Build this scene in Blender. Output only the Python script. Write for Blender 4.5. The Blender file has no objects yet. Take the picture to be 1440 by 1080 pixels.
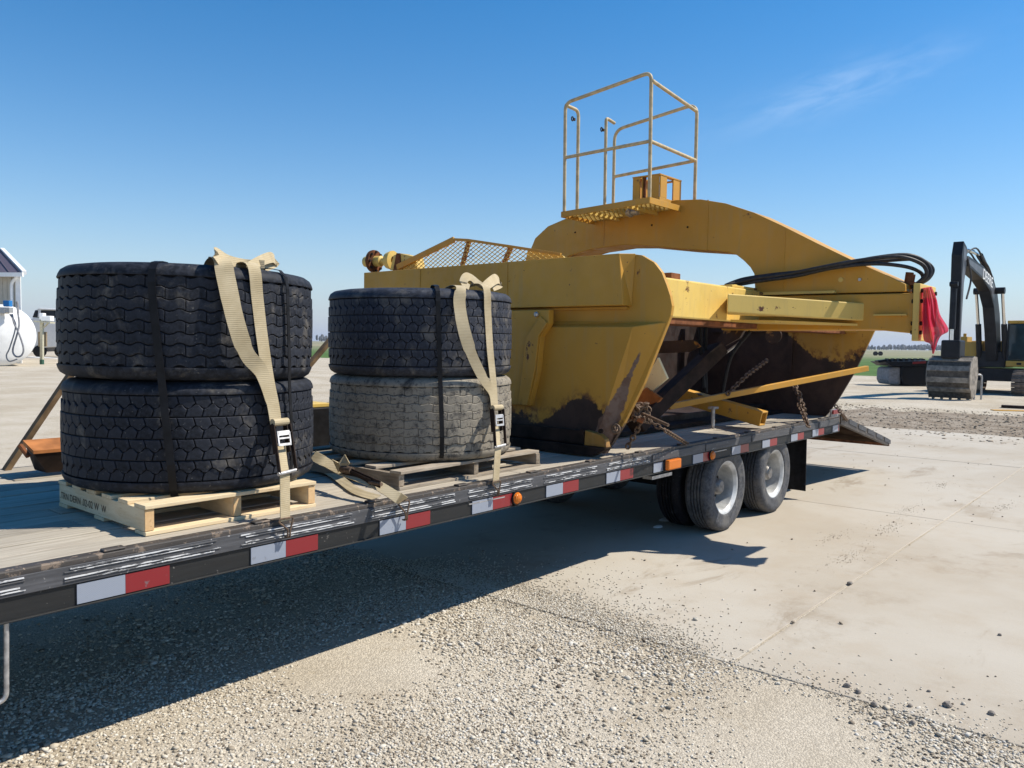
import bpy, bmesh, math, random
import numpy as np
from mathutils import Vector, Matrix, noise
random.seed(7); rng=np.random.default_rng(7)
S=bpy.context.scene; C=S.collection
# ------------------------------------------------------------ camera
F_=1130.; CH=1.6; CD=3.0; roll=math.radians(.85); pitch=-math.atan(57/F_); yaw=math.radians(40.2)
cam=Vector((0,-CD,CH))
fw=Vector((math.cos(yaw)*math.cos(pitch),math.sin(yaw)*math.cos(pitch),math.sin(pitch)))
rt=Vector((math.sin(yaw),-math.cos(yaw),0)); upv=rt.cross(fw)
cR=rt*math.cos(roll)+upv*math.sin(roll); cU=upv*math.cos(roll)-rt*math.sin(roll)
cd=bpy.data.cameras.new('camera'); co=bpy.data.objects.new('camera',cd); C.objects.link(co)
M=Matrix((cR,cU,-fw)).transposed().to_4x4(); M.translation=cam; co.matrix_world=M
cd.sensor_width=36; cd.lens=F_/1440*36; cd.clip_start=.05; cd.clip_end=6000
S.camera=co
# ------------------------------------------------------------ sky and sun
SUN_AZ=math.radians(317); SUN_EL=math.radians(50.8)
sdir=Vector((math.cos(SUN_EL)*math.cos(SUN_AZ),math.cos(SUN_EL)*math.sin(SUN_AZ),math.sin(SUN_EL)))
W=bpy.data.worlds.new('World'); S.world=W; W.use_nodes=True
nt=W.node_tree; nt.nodes.clear()
sky=nt.nodes.new('ShaderNodeTexSky'); sky.sky_type='NISHITA'; sky.sun_disc=False
sky.sun_elevation=SUN_EL; sky.sun_rotation=math.pi/2-SUN_AZ; sky.altitude=100; sky.air_density=1.0; sky.dust_density=.1; sky.ozone_density=1.3
bg=nt.nodes.new('ShaderNodeBackground'); bg.inputs[1].default_value=.116
out=nt.nodes.new('ShaderNodeOutputWorld')
# thin cirrus streak, a real wisp at a fixed direction in the sky
tc=nt.nodes.new('ShaderNodeTexCoord')
def wn(t,**k):
    n=nt.nodes.new(t)
    for a,b in k.items(): setattr(n,a,b)
    return n
def dirpix(x,y): return (fw+cR*((x-720)/F_)-cU*((y-540)/F_)).normalized()
c0=dirpix(1180,125); c1=dirpix(1290,88); ax=(c1-c0).normalized(); nx=c0.cross(ax).normalized()
def wdot(v):
    n=wn('ShaderNodeVectorMath',operation='DOT_PRODUCT'); nt.links.new(tc.outputs['Generated'],n.inputs[0]); n.inputs[1].default_value=v; return n.outputs['Value']
def wm(op,a,b=None,c=None,clamp=False):
    n=wn('ShaderNodeMath',operation=op,use_clamp=clamp)
    for i,v in enumerate((a,b,c)):
        if v is None: continue
        if isinstance(v,(int,float)): n.inputs[i].default_value=v
        else: nt.links.new(v,n.inputs[i])
    return n.outputs[0]
u=wm('SUBTRACT',wdot(ax),ax.dot(c0)); v=wdot(nx)
cmb=wn('ShaderNodeCombineXYZ'); nt.links.new(wm('MULTIPLY',u,9.),cmb.inputs[0]); nt.links.new(wm('MULTIPLY',v,38.),cmb.inputs[1])
nz=wn('ShaderNodeTexNoise'); nz.inputs['Scale'].default_value=1.6; nz.inputs['Detail'].default_value=8; nz.inputs['Roughness'].default_value=.62; nz.inputs['Distortion'].default_value=.6
nt.links.new(cmb.outputs[0],nz.inputs['Vector'])
g1=wm('EXPONENT',wm('MULTIPLY',wm('POWER',wm('ABSOLUTE',wm('DIVIDE',u,.105)),2.),-1.)); g2=wm('EXPONENT',wm('MULTIPLY',wm('POWER',wm('ABSOLUTE',wm('DIVIDE',v,.022)),2.),-1.))
cm=wm('MULTIPLY',wm('MULTIPLY',g1,g2),wm('MULTIPLY',wm('SUBTRACT',nz.outputs[0],.33,clamp=True),1.5),clamp=True)
mx=wn('ShaderNodeMixRGB'); nt.links.new(wm('MULTIPLY',cm,.26),mx.inputs[0]); 
hs=wn('ShaderNodeHueSaturation'); hs.inputs['Saturation'].default_value=1.46; nt.links.new(sky.outputs[0],hs.inputs['Color'])
hz=wn('ShaderNodeMixRGB'); nt.links.new(hs.outputs[0],hz.inputs[1]); hz.inputs[2].default_value=(2.8,3.35,4.6,1)
nt.links.new(wm('MULTIPLY',wm('EXPONENT',wm('MULTIPLY',wm('ABSOLUTE',wdot((0,0,1))),-8.5)),.97),hz.inputs[0])
nt.links.new(hz.outputs[0],mx.inputs[1]); mx.inputs[2].default_value=(9.,9.4,10.,1)
nt.links.new(mx.outputs[0],bg.inputs[0]); nt.links.new(bg.outputs[0],out.inputs[0])
sl=bpy.data.lights.new('sun','SUN'); sl.energy=5.0; sl.angle=math.radians(.5); sl.color=(1,.935,.825)
so=bpy.data.objects.new('sun',sl); C.objects.link(so); so.rotation_euler=(-sdir).to_track_quat('-Z','Y').to_euler()
S.view_settings.view_transform='Standard'; S.view_settings.look='None'; S.view_settings.exposure=.38; S.view_settings.gamma=1; S.view_settings.use_curve_mapping=False
# ------------------------------------------------------------ helpers
def ray(x,y): return fw+cR*((x-720)/F_)-cU*((y-540)/F_)
def atX(x,y,X): d=ray(x,y); return cam+d*(X/d.x)
def atY(x,y,Y): d=ray(x,y); return cam+d*((Y+CD)/d.y)
def atZ(x,y,z): d=ray(x,y); return cam+d*((z-CH)/d.z)
def atD(x,y,dep): return cam+ray(x,y)*dep
def onC(x,y,c,R):
    d=ray(x,y); a=d.x*d.x+d.y*d.y; o=Vector((cam.x-c[0],cam.y-c[1])); b=2*(o.x*d.x+o.y*d.y); q=o.dot(o)-R*R
    disc=b*b-4*a*q
    t=(-b-math.sqrt(max(disc,0)))/(2*a); return cam+d*t
def V(*a): return Vector(a)

class MB:
    def __init__(s): s.v=[]; s.f=[]
    def add(s,vs,fs):
        n=len(s.v); s.v+= [tuple(p) for p in vs]; s.f+=[tuple(i+n for i in f) for f in fs]; return s
    def box(s,c,sz,rot=None,taper=None):
        x,y,z=[q/2 for q in sz]; vs=[V(a*x,b*y,d*z) for d in(-1,1) for b in(-1,1) for a in(-1,1)]
        if rot is not None: vs=[rot@p for p in vs]
        vs=[p+Vector(c) for p in vs]
        return s.add(vs,[(0,2,3,1),(4,5,7,6),(0,1,5,4),(2,6,7,3),(0,4,6,2),(1,3,7,5)])
    def b2(s,lo,hi): return s.box([(a+b)/2 for a,b in zip(lo,hi)],[abs(b-a) for a,b in zip(lo,hi)])
    def beam(s,p,q,w,h,up=(0,0,1),hollow=False):
        p=Vector(p);q=Vector(q); d=(q-p).normalized(); sd=d.cross(Vector(up)).normalized(); u=sd.cross(d)
        vs=[]
        for e in(p,q):
            for a,b in((-1,-1),(1,-1),(1,1),(-1,1)): vs.append(e+sd*(a*w/2)+u*(b*h/2))
        fs=[(0,1,5,4),(1,2,6,5),(2,3,7,6),(3,0,4,7)]
        if hollow:
            t=min(w,h)*.12
            for k,e in enumerate((p,q)):
                for a,b in((-1,-1),(1,-1),(1,1),(-1,1)): vs.append(e+sd*(a*(w/2-t))+u*(b*(h/2-t)))
            fs+=[(8,12,13,9),(9,13,14,10),(10,14,15,11),(11,15,12,8)]
            for o in(0,4):
                i=8+o
                for k in range(4): fs.append((o+k,o+(k+1)%4,i+(k+1)%4,i+k))
        else: fs+=[(3,2,1,0),(4,5,6,7)]
        return s.add(vs,fs)
    def tube(s,pts,r,n=10,cap=True,closed=False):
        pts=[Vector(p) for p in pts]; N=len(pts); rings=[]; pu=None
        for i,p in enumerate(pts):
            if closed: t=(pts[(i+1)%N]-pts[i-1]).normalized()
            else: t=(pts[min(i+1,N-1)]-pts[max(i-1,0)]).normalized()
            if pu is None:
                pu=Vector((0,0,1)) if abs(t.z)<.9 else Vector((1,0,0))
            a=(pu-t*pu.dot(t)).normalized(); pu=a; b=t.cross(a)
            rr=r[i] if isinstance(r,(list,tuple)) else r
            rings.append([p+a*(rr*math.cos(2*math.pi*k/n))+b*(rr*math.sin(2*math.pi*k/n)) for k in range(n)])
        vs=[q for g in rings for q in g]; fs=[]
        for i in range(N if closed else N-1):
            j=(i+1)%N
            for k in range(n): fs.append((i*n+k,i*n+(k+1)%n,j*n+(k+1)%n,j*n+k))
        if cap and not closed: fs+=[tuple(range(n))[::-1],tuple((N-1)*n+k for k in range(n))]
        return s.add(vs,fs)
    def lathe(s,c,axis,prof,n=48,a0=0,a1=2*math.pi,close=False):
        ax=Vector(axis).normalized(); u=ax.orthogonal().normalized() if abs(ax.z)<.99 else Vector((1,0,0)); w=ax.cross(u); c=Vector(c)
        m=n if abs(a1-a0-2*math.pi)<1e-6 else n+1; vs=[]
        for i in range(m):
            a=a0+(a1-a0)*i/n; d=u*math.cos(a)+w*math.sin(a)
            for r,h in prof: vs.append(c+d*r+ax*h)
        P=len(prof); fs=[]
        for i in range(n):
            j=(i+1)%m
            for k in range(P-1 if not close else P):
                l=(k+1)%P; fs.append((i*P+k,j*P+k,j*P+l,i*P+l))
        return s.add(vs,fs)
    def prism(s,poly,dirv):
        dirv=Vector(dirv); n=len(poly); vs=[Vector(p) for p in poly]+[Vector(p)+dirv for p in poly]
        return s.add(vs,[tuple(range(n))[::-1],tuple(range(n,2*n))]+[(i,(i+1)%n,n+(i+1)%n,n+i) for i in range(n)])
    def loft(s,A,B):
        n=len(A); return s.add(list(A)+list(B),[tuple(range(n))[::-1],tuple(range(n,2*n))]+[(i,(i+1)%n,n+(i+1)%n,n+i) for i in range(n)])
    def quad(s,*p): return s.add(p,[tuple(range(len(p)))])
    def ribbon(s,pts,sides,w,t=.003):
        pts=[Vector(p) for p in pts]; N=len(pts); vs=[]; fs=[]
        for i,p in enumerate(pts):
            tg=(pts[min(i+1,N-1)]-pts[max(i-1,0)]).normalized(); sd=Vector(sides[i] if isinstance(sides[0],(tuple,list,Vector)) else sides)
            sd=(sd-tg*sd.dot(tg)).normalized(); nn=tg.cross(sd); ww=w[i] if isinstance(w,(list,tuple)) else w
            vs+=[p-sd*ww/2-nn*t/2,p+sd*ww/2-nn*t/2,p+sd*ww/2+nn*t/2,p-sd*ww/2+nn*t/2]
        for i in range(N-1):
            for k in range(4): fs.append((i*4+k,i*4+(k+1)%4,i*4+4+(k+1)%4,i*4+4+k))
        fs+=[(3,2,1,0),tuple((N-1)*4+k for k in range(4))]
        return s.add(vs,fs)
    def build(s,name,mat,parent=None,smooth=False,bevel=0,loc=None,seg=2):
        off=wl(parent) if parent is not None else Vector((0,0,0))
        if loc is not None: off=off+Vector(loc)-off
        me=bpy.data.meshes.new(name); me.from_pydata([tuple(Vector(p)-off) for p in s.v],[],s.f)
        bm=bmesh.new(); bm.from_mesh(me); bmesh.ops.recalc_face_normals(bm,faces=bm.faces); bm.to_mesh(me); bm.free()
        o=bpy.data.objects.new(name,me); C.objects.link(o)
        if mat is not None: me.materials.append(mat)
        if smooth:
            for p in me.polygons: p.use_smooth=True
            if smooth!='all':
                try: me.set_sharp_from_angle(angle=math.radians(38))
                except Exception: pass
        if parent is not None:
            o.parent=parent
            if loc is not None: o.location=Vector(loc)-wl(parent)
        elif loc is not None: o.location=loc
        if bevel:
            b=o.modifiers.new('bevel','BEVEL'); b.width=bevel; b.segments=seg; b.limit_method='ANGLE'; b.angle_limit=math.radians(35)
        return o
def wl(o):
    p=Vector(o.location)
    while o.parent: o=o.parent; p+=Vector(o.location)
    return p
def cat(pts,n=8,closed=False):
    pts=[Vector(p) for p in pts]; out=[]; N=len(pts)
    for i in range(N if closed else N-1):
        g=(lambda k:pts[k%N]) if closed else (lambda k:pts[max(0,min(N-1,k))])
        p0,p1,p2,p3=g(i-1),g(i),g(i+1),g(i+2)
        for j in range(n):
            t=j/n; out.append(.5*((2*p1)+(-p0+p2)*t+(2*p0-5*p1+4*p2-p3)*t*t+(-p0+3*p1-3*p2+p3)*t**3))
    if not closed: out.append(pts[-1])
    return out
def fillet(pts,r,n=6):
    pts=[Vector(p) for p in pts]; out=[pts[0]]
    for i in range(1,len(pts)-1):
        a=(pts[i-1]-pts[i]).normalized(); b=(pts[i+1]-pts[i]).normalized(); p=pts[i]
        for j in range(n+1):
            t=j/n; out.append((p+a*r)*(1-t)**2+p*2*t*(1-t)+(p+b*r)*t*t)
    out.append(pts[-1]); return out
def tag(o,label,cat_=None,group=None,kind=None):
    if label: o['label']=label
    if cat_: o['category']=cat_
    if group: o['group']=group
    if kind: o['kind']=kind
    return o
def empty(name,loc,label=None,cat_=None,group=None):
    o=bpy.data.objects.new(name,None); C.objects.link(o); o.location=loc; o.empty_display_size=.2
    return tag(o,label,cat_,group)
def dup(o,parent,loc=None,rot=None,scale=None):
    c=o.copy(); C.objects.link(c); c.parent=parent
    if loc is not None: c.location=loc
    if rot is not None: c.rotation_euler=rot
    if scale is not None: c.scale=scale
    return c
# ------------------------------------------------------------ materials
class NT:
    def __init__(s,name):
        s.m=bpy.data.materials.new(name); s.m.use_nodes=True; s.t=s.m.node_tree; s.b=s.t.nodes['Principled BSDF']
        s.tc=s.t.nodes.new('ShaderNodeTexCoord')
    def n(s,t,**k):
        x=s.t.nodes.new(t)
        for a,b in k.items(): setattr(x,a,b)
        return x
    def l(s,a,b): s.t.links.new(a,b)
    def co(s,kind='Object',scale=(1,1,1),loc=(0,0,0)):
        m=s.n('ShaderNodeMapping'); s.l(s.tc.outputs[kind],m.inputs[0]); m.inputs['Scale'].default_value=scale; m.inputs['Location'].default_value=loc; return m.outputs[0]
    def noise(s,scale,detail=4,rough=.55,vec=None,dist=0):
        x=s.n('ShaderNodeTexNoise'); x.inputs['Scale'].default_value=scale; x.inputs['Detail'].default_value=detail; x.inputs['Roughness'].default_value=rough; x.inputs['Distortion'].default_value=dist
        s.l(vec if vec is not None else s.tc.outputs['Object'],x.inputs['Vector']); return x.outputs[0]
    def vor(s,scale,vec=None,feature='F1',out='Distance'):
        x=s.n('ShaderNodeTexVoronoi',feature=feature); x.inputs['Scale'].default_value=scale
        s.l(vec if vec is not None else s.tc.outputs['Object'],x.inputs['Vector']); return x.outputs[out]
    def ramp(s,v,a,b,lo=0,hi=1):
        x=s.n('ShaderNodeMapRange'); x.clamp=True; x.interpolation_type='SMOOTHSTEP'; s.l(v,x.inputs[0])
        for i,q in enumerate((a,b,lo,hi)): x.inputs[i+1].default_value=q
        return x.outputs[0]
    def math(s,op,a,b=0,clamp=False):
        x=s.n('ShaderNodeMath',operation=op,use_clamp=clamp)
        for i,q in enumerate((a,b)):
            if isinstance(q,(int,float)): x.inputs[i].default_value=q
            else: s.l(q,x.inputs[i])
        return x.outputs[0]
    def mix(s,f,a,b,mode='MIX'):
        x=s.n('ShaderNodeMixRGB',blend_type=mode)
        for i,q in enumerate((f,a,b)):
            if isinstance(q,(int,float)): x.inputs[i].default_value=q
            elif isinstance(q,(tuple,list)): x.inputs[i].default_value=(*q[:3],1)
            else: s.l(q,x.inputs[i])
        return x.outputs[0]
    def sep(s,kind='Object'):
        x=s.n('ShaderNodeSeparateXYZ'); s.l(s.tc.outputs[kind],x.inputs[0]); return x.outputs
    def fin(s,col,rough=.6,metal=0,bump=None,bs=.3,bd=.01,spec=None):
        if isinstance(col,(tuple,list)): s.b.inputs['Base Color'].default_value=(*col[:3],1)
        else: s.l(col,s.b.inputs['Base Color'])
        if isinstance(rough,(int,float)): s.b.inputs['Roughness'].default_value=rough
        else: s.l(rough,s.b.inputs['Roughness'])
        if isinstance(metal,(int,float)): s.b.inputs['Metallic'].default_value=metal
        else: s.l(metal,s.b.inputs['Metallic'])
        if spec is not None: s.b.inputs['Specular IOR Level'].default_value=spec
        if bump is not None:
            x=s.n('ShaderNodeBump'); x.inputs['Strength'].default_value=bs; x.inputs['Distance'].default_value=bd; s.l(bump,x.inputs['Height']); s.l(x.outputs[0],s.b.inputs['Normal'])
        return s.m
def simple(name,col,rough=.6,metal=0,var=.25,sc=12,bs=.15,kind='Object'):
    t=NT(name); n=t.noise(sc,5,vec=t.co(kind)); 
    c=t.mix(t.ramp(n,.3,.7),tuple(q*(1-var) for q in col),tuple(min(1,q*(1+var)) for q in col))
    return t.fin(c,rough,metal,n,bs,.004,spec=.2 if metal<.15 and rough>.3 else .5)
def yellow(name,mudz=None,amp=.25,rust=.5,base=(.53,.272,.034),bare=(.022,.012,.009),blob=None,streak=None):
    t=NT(name); n1=t.noise(1.3,6); n2=t.noise(14,6,.65); n3=t.noise(5,8,.7,dist=.4)
    c=t.mix(t.ramp(n1,.3,.7),tuple(q*.88 for q in base),tuple(q*1.08 for q in base))
    st=t.noise(6,5,.6,vec=t.co(scale=(3,3,.35)))
    c=t.mix(t.math('MULTIPLY',t.ramp(st,.5,.75),.28),c,(.36,.27,.13))
    rr=t.math('MULTIPLY',t.ramp(n3,.66-.06*rust,.69-.05*rust),1.)
    c=t.mix(rr,c,(.11,.04,.018))
    sp=t.noise(38,3,.5); c=t.mix(t.ramp(sp,.74,.76),c,(.05,.022,.014))
    rough=.55; mk=None
    if mudz is not None:
        z=t.sep()[2]; nn=t.noise(2.1,7,.62,dist=.3,vec=t.co(loc=(1.3,.4,0))); nf=t.noise(24,4,.6)
        h=t.math('ADD',z,t.math('MULTIPLY',t.math('SUBTRACT',nn,.5),-amp*3.2)); h=t.math('ADD',h,t.math('MULTIPLY',t.math('SUBTRACT',nf,.5),.16))
        
        for (by,bz,br,ba) in (blob or []):
            sp_=t.sep(); dy=t.math('SUBTRACT',sp_[1],by); dz=t.math('SUBTRACT',sp_[2],bz); dd=t.math('DIVIDE',t.math('ADD',t.math('MULTIPLY',dy,dy),t.math('MULTIPLY',dz,dz)),br*br)
            h=t.math('SUBTRACT',h,t.math('MULTIPLY',t.math('EXPONENT',t.math('MULTIPLY',dd,-1.)),ba))
        mk=t.ramp(h,mudz+.02,mudz-.02); tr=t.ramp(h,mudz+.16,mudz)
        c=t.mix(t.math('MULTIPLY',tr,t.ramp(n2,.42,.6)),c,(.16,.065,.022)); 
        mud=t.mix(t.ramp(n3,.35,.65),bare,tuple(q*2.3 for q in bare))
        c=t.mix(mk,c,mud)
    if streak:
        y0_,z0_,y1_,z1_,w_=streak; sp_=t.sep(); L_=math.hypot(y1_-y0_,z1_-z0_); ux,uz=(y1_-y0_)/L_,(z1_-z0_)/L_
        ny=t.noise(16,5,.7); al=t.math('ADD',t.math('MULTIPLY',t.math('SUBTRACT',sp_[1],y0_),ux/L_),t.math('MULTIPLY',t.math('SUBTRACT',sp_[2],z0_),uz/L_))
        dd=t.math('ABSOLUTE',t.math('SUBTRACT',t.math('MULTIPLY',t.math('SUBTRACT',sp_[1],y0_),uz),t.math('MULTIPLY',t.math('SUBTRACT',sp_[2],z0_),ux)))
        dd=t.math('ADD',dd,t.math('MULTIPLY',t.math('SUBTRACT',ny,.5),.07)); lim=t.math('MULTIPLY',t.math('MINIMUM',t.math('ADD',al,.08),1.),w_)
        sm_=t.ramp(t.math('SUBTRACT',dd,lim),.004,-.004); sm_=t.math('MULTIPLY',sm_,t.ramp(al,-.08,0.)); 
        c=t.mix(sm_,c,t.mix(t.ramp(n2,.4,.6),(.12,.065,.045),(.17,.115,.09)))
    bp=t.math('ADD',t.math('MULTIPLY',n2,.5),t.math('MULTIPLY',rr,-.8)); bp=t.math('ADD',bp,t.math('MULTIPLY',t.noise(2.6,2,.4),5.))
    return t.fin(c,t.ramp(n2,.3,.7,.42,.68),0,bp,.25,.004,spec=.4)
YEL=yellow('yellow_paint',None,rust=.2); YELWSUN=yellow('sunlit_worn_yellow_paint',None,rust=.55,base=(.66,.46,.12))  # second one: worn paint, its lighter base puts sunlight into the colour
YSIDE=yellow('muddy_yellow_side_plate',.20,.16,rust=.1,blob=[(-.92,.30,.17,.30)],streak=(-1.36,.70,-1.125,.20,.058))
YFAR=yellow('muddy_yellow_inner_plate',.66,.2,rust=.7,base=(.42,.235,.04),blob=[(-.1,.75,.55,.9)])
YIN=yellow('mud_caked_steel',2.6,.3,bare=(.016,.009,.007))
RUSTY=simple('rusty_brown_steel',(.16,.06,.025),.85,0,.5,9,.4)
RUSTO=simple('orange_rusted_steel',(.36,.14,.045),.85,0,.35,6,.3)
DRUST=simple('dark_mud_steel',(.026,.016,.012),.8,0,.5,9,.4)
STEEL=simple('worn_bare_steel',(.42,.41,.40),.45,.6,.25,30,.1)
BARB=simple('brown_rusted_bar',(.13,.085,.045),.85,0,.4,9,.3)
BLKP=simple('black_painted_steel',(.009,.009,.0105),.5,0,.4,20,.2)
HOSE=simple('black_rubber_hose',(.035,.034,.036),.5,0,.3,40,.1)
CHAIN=simple('rusty_chain_steel',(.13,.085,.055),.7,.3,.4,60,.3)
RAIL=simple('faded_yellow_tube_paint',(.50,.40,.24),.5,0,.2,18,.15)
def rubber(name,base,dust,dcol=(.23,.205,.17),isl=.25,sc=7):
    t=NT(name); g=t.n('ShaderNodeNewGeometry'); oi=t.n('ShaderNodeObjectInfo'); n=t.noise(sc,6,.6,vec=t.co('Object')); n2=t.noise(45,5,.65)
    tx=t.n('ShaderNodeVectorMath',operation='ADD'); t.l(g.outputs['Position'],tx.inputs[0]); nd=t.noise(sc,8,.68,vec=g.outputs['Position'],dist=.3)
    k=t.math('ADD',1-isl,t.math('MULTIPLY',oi.outputs['Random'],2*isl))
    c=t.mix(1.,base,k,'MULTIPLY'); c2=t.mix(t.ramp(n2,.35,.7),c,tuple(q*2.5 for q in base))  # lighter mottling paints lit highlights into the rubber
    c2=t.mix(t.ramp(t.noise(90,3,.5,vec=g.outputs['Position']),.66,.74,0,.35),c2,(.3,.28,.25))
    c3=t.mix(t.ramp(nd,.60-dust*.4,.78-dust*.32,0,.35+.6*dust),c2,dcol)
    if dust>.6: c3=t.mix(t.ramp(t.noise(42,7,.8,vec=g.outputs['Position']),.52,.60,0,.8),c3,tuple(q*2.2 for q in base))
    return t.fin(c3,t.ramp(n2,.3,.7,.52,.72),0,n2,.3,.003,spec=.16)
RUB=rubber('dark_tyre_rubber',(.0125,.014,.0185),.17,isl=.5)
RUBG=rubber('dark_groove_and_shade_rubber',(.006,.006,.008),.04)
RUBB=rubber('bluish_worn_tyre_rubber',(.021,.0235,.031),.22)
RUBM=rubber('mud_dusted_tyre_rubber',(.022,.021,.021),.82,(.30,.265,.21),isl=.1,sc=11)
RUBMG=rubber('dusty_tyre_groove',(.016,.015,.015),.5,(.16,.14,.115),sc=5)
RUBT=rubber('trailer_tyre_rubber',(.045,.046,.05),.4,(.17,.16,.145))
def wood(name,a,b,grain=(1.2,22,22),rv=.3,dark=(.09,.07,.055),stain=.3):
    t=NT(name); oi=t.n('ShaderNodeObjectInfo')
    off=t.n('ShaderNodeVectorMath',operation='ADD'); t.l(t.tc.outputs['Object'],off.inputs[0]); mm=t.n('ShaderNodeVectorMath',operation='SCALE'); cx=t.n('ShaderNodeCombineXYZ')
    for i in range(3): t.l(oi.outputs['Random'],cx.inputs[i])
    t.l(cx.outputs[0],mm.inputs[0]); mm.inputs['Scale'].default_value=37; t.l(mm.outputs[0],off.inputs[1])
    mp=t.n('ShaderNodeMapping'); t.l(off.outputs[0],mp.inputs[0]); mp.inputs['Scale'].default_value=grain
    n=t.noise(3,8,.65,vec=mp.outputs[0],dist=.3); ns=t.noise(1.7,6,.6,vec=off.outputs[0]); nf=t.noise(10,4,.6,vec=mp.outputs[0])
    c=t.mix(t.ramp(n,.3,.7),a,b); c=t.mix(t.ramp(ns,.55,.75,0,stain),c,dark); c=t.mix(t.ramp(nf,.64,.72,0,.55),c,dark)
    k=t.math('ADD',1-rv,t.math('MULTIPLY',oi.outputs['Random'],rv*1.4)); c=t.mix(1.,c,k,'MULTIPLY')
    return t.fin(c,.8,0,n,.5,.004,spec=.2)
PLANK=wood('weathered_deck_planks',(.33,.285,.225),(.48,.43,.345),stain=.55)
PALN=wood('fresh_pine_wood',(.62,.47,.28),(.74,.60,.39),(12,2,12),.12,(.35,.2,.09),.25)
PALNX=wood('fresh_pine_board',(.62,.47,.28),(.74,.60,.39),(2,12,12),.12,(.35,.2,.09),.25)
PALO=wood('grey_weathered_pallet_wood',(.27,.22,.165),(.42,.36,.28),(2,12,12),.3)
PALOY=wood('grey_weathered_pallet_runner',(.20,.155,.11),(.36,.30,.23),(12,2,12),.3)
PINK=wood('raw_stringer_end_wood',(.55,.35,.17),(.68,.46,.24),(8,8,8),.1,(.3,.15,.07),.3)
def strapmat():
    t=NT('tan_webbing'); x=t.sep('Object'); n=t.noise(9,5,.6); w=t.n('ShaderNodeTexWave',wave_type='BANDS',bands_direction='Z'); w.inputs['Scale'].default_value=38; w.inputs['Distortion'].default_value=1.5; t.l(t.tc.outputs['Object'],w.inputs[0])
    c=t.mix(t.ramp(n,.35,.7),(.80,.68,.46),(.62,.51,.32)); c=t.mix(t.math('MULTIPLY',w.outputs[1],.3),c,(.35,.29,.19))
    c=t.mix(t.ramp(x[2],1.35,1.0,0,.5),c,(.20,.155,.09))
    return t.fin(c,.85,0,w.outputs[1],.3,.002,spec=.15)
STRAP=strapmat()
def railm(name,base,scr,amt,mask=True):
    t=NT(name); n=t.noise(5,8,.7,vec=t.co(scale=(1,6,14))); n2=t.noise(26,5,.7); n3=t.noise(60,3,.5)
    n9=t.noise(7,6,.7,vec=t.co(scale=(1,1,9))); c=t.mix(t.ramp(n,.4,.7,0,.6),base,tuple(q*2.2 for q in base)); c=t.mix(t.ramp(n9 if amt>.7 else n2,(.48 if amt>.7 else .66-.2*amt),(.53 if amt>.7 else .72-.2*amt)),c,scr)
    c=t.mix(t.ramp(n3,.70,.73),c,tuple(min(.8,q*1.2) for q in scr))
    return t.fin(c,.6,.0,n2,.3,.003)
RUBR=railm('scuffed_grey_rub_rail',(.052,.052,.056),(.30,.29,.28),.15)
RIDGE=railm('scraped_white_ridges',(.08,.08,.084),(.62,.62,.62),.75)
EDGE=railm('rough_rusty_rail_top',(.045,.038,.033),(.20,.15,.11),.5)
FRAME=railm('black_trailer_frame',(.008,.008,.0078),(.12,.11,.10),.02)
def tape(name,col):
    t=NT(name); v=t.n('ShaderNodeTexChecker'); v.inputs['Scale'].default_value=260; t.l(t.tc.outputs['Object'],v.inputs[0]); n=t.noise(18,6,.7)
    c=t.mix(t.math('MULTIPLY',v.outputs[1],.18),col,tuple(q*.6 for q in col)); c=t.mix(t.ramp(n,.64,.7,0,.6),c,(.16,.16,.17)); return t.fin(c,.3,0,spec=.6)
TW=tape('silver_reflective_tape',(.27,.30,.36)); TR=tape('red_reflective_tape',(.23,.015,.02))
def amber():
    t=NT('amber_lens'); w=t.n('ShaderNodeTexWave',wave_type='BANDS',bands_direction='X'); w.inputs['Scale'].default_value=40; t.l(t.tc.outputs['Object'],w.inputs[0])
    t.fin((.80,.20,.006),.18,0,w.outputs[1],.5,.004); t.b.inputs['Transmission Weight'].default_value=.15; return t.m
AMB=amber()
def conc():
    t=NT('pale_concrete'); n1=t.noise(.32,8,.62,dist=.5); n2=t.noise(2.2,8,.65); n3=t.noise(40,6,.7); n4=t.noise(.9,9,.7,vec=t.co(loc=(5,3,0)))
    c=t.mix(t.ramp(n1,.32,.68),(.375,.325,.255),(.445,.405,.34)); c=t.mix(t.ramp(n2,.45,.75,0,.5),c,(.38,.315,.235)); 
    c=t.mix(t.ramp(n4,.54,.70,0,.6),c,(.29,.232,.165)); c=t.mix(t.ramp(n3,.64,.74,0,.45),c,(.24,.20,.155)); v=t.vor(9,feature='F1'); c=t.mix(t.ramp(v,.05,.02,0,.6),c,(.22,.18,.14))
    # broken wheel-track dirt along the slab
    sx=t.noise(1.1,8,.7,vec=t.co(scale=(.5,1.6,1)),dist=.8); c=t.mix(t.ramp(sx,.58,.70,0,.65),c,(.25,.195,.135))
    return t.fin(c,.88,0,t.math('ADD',n3,n2),.25,.006,spec=.2)
CONC=conc()
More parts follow.
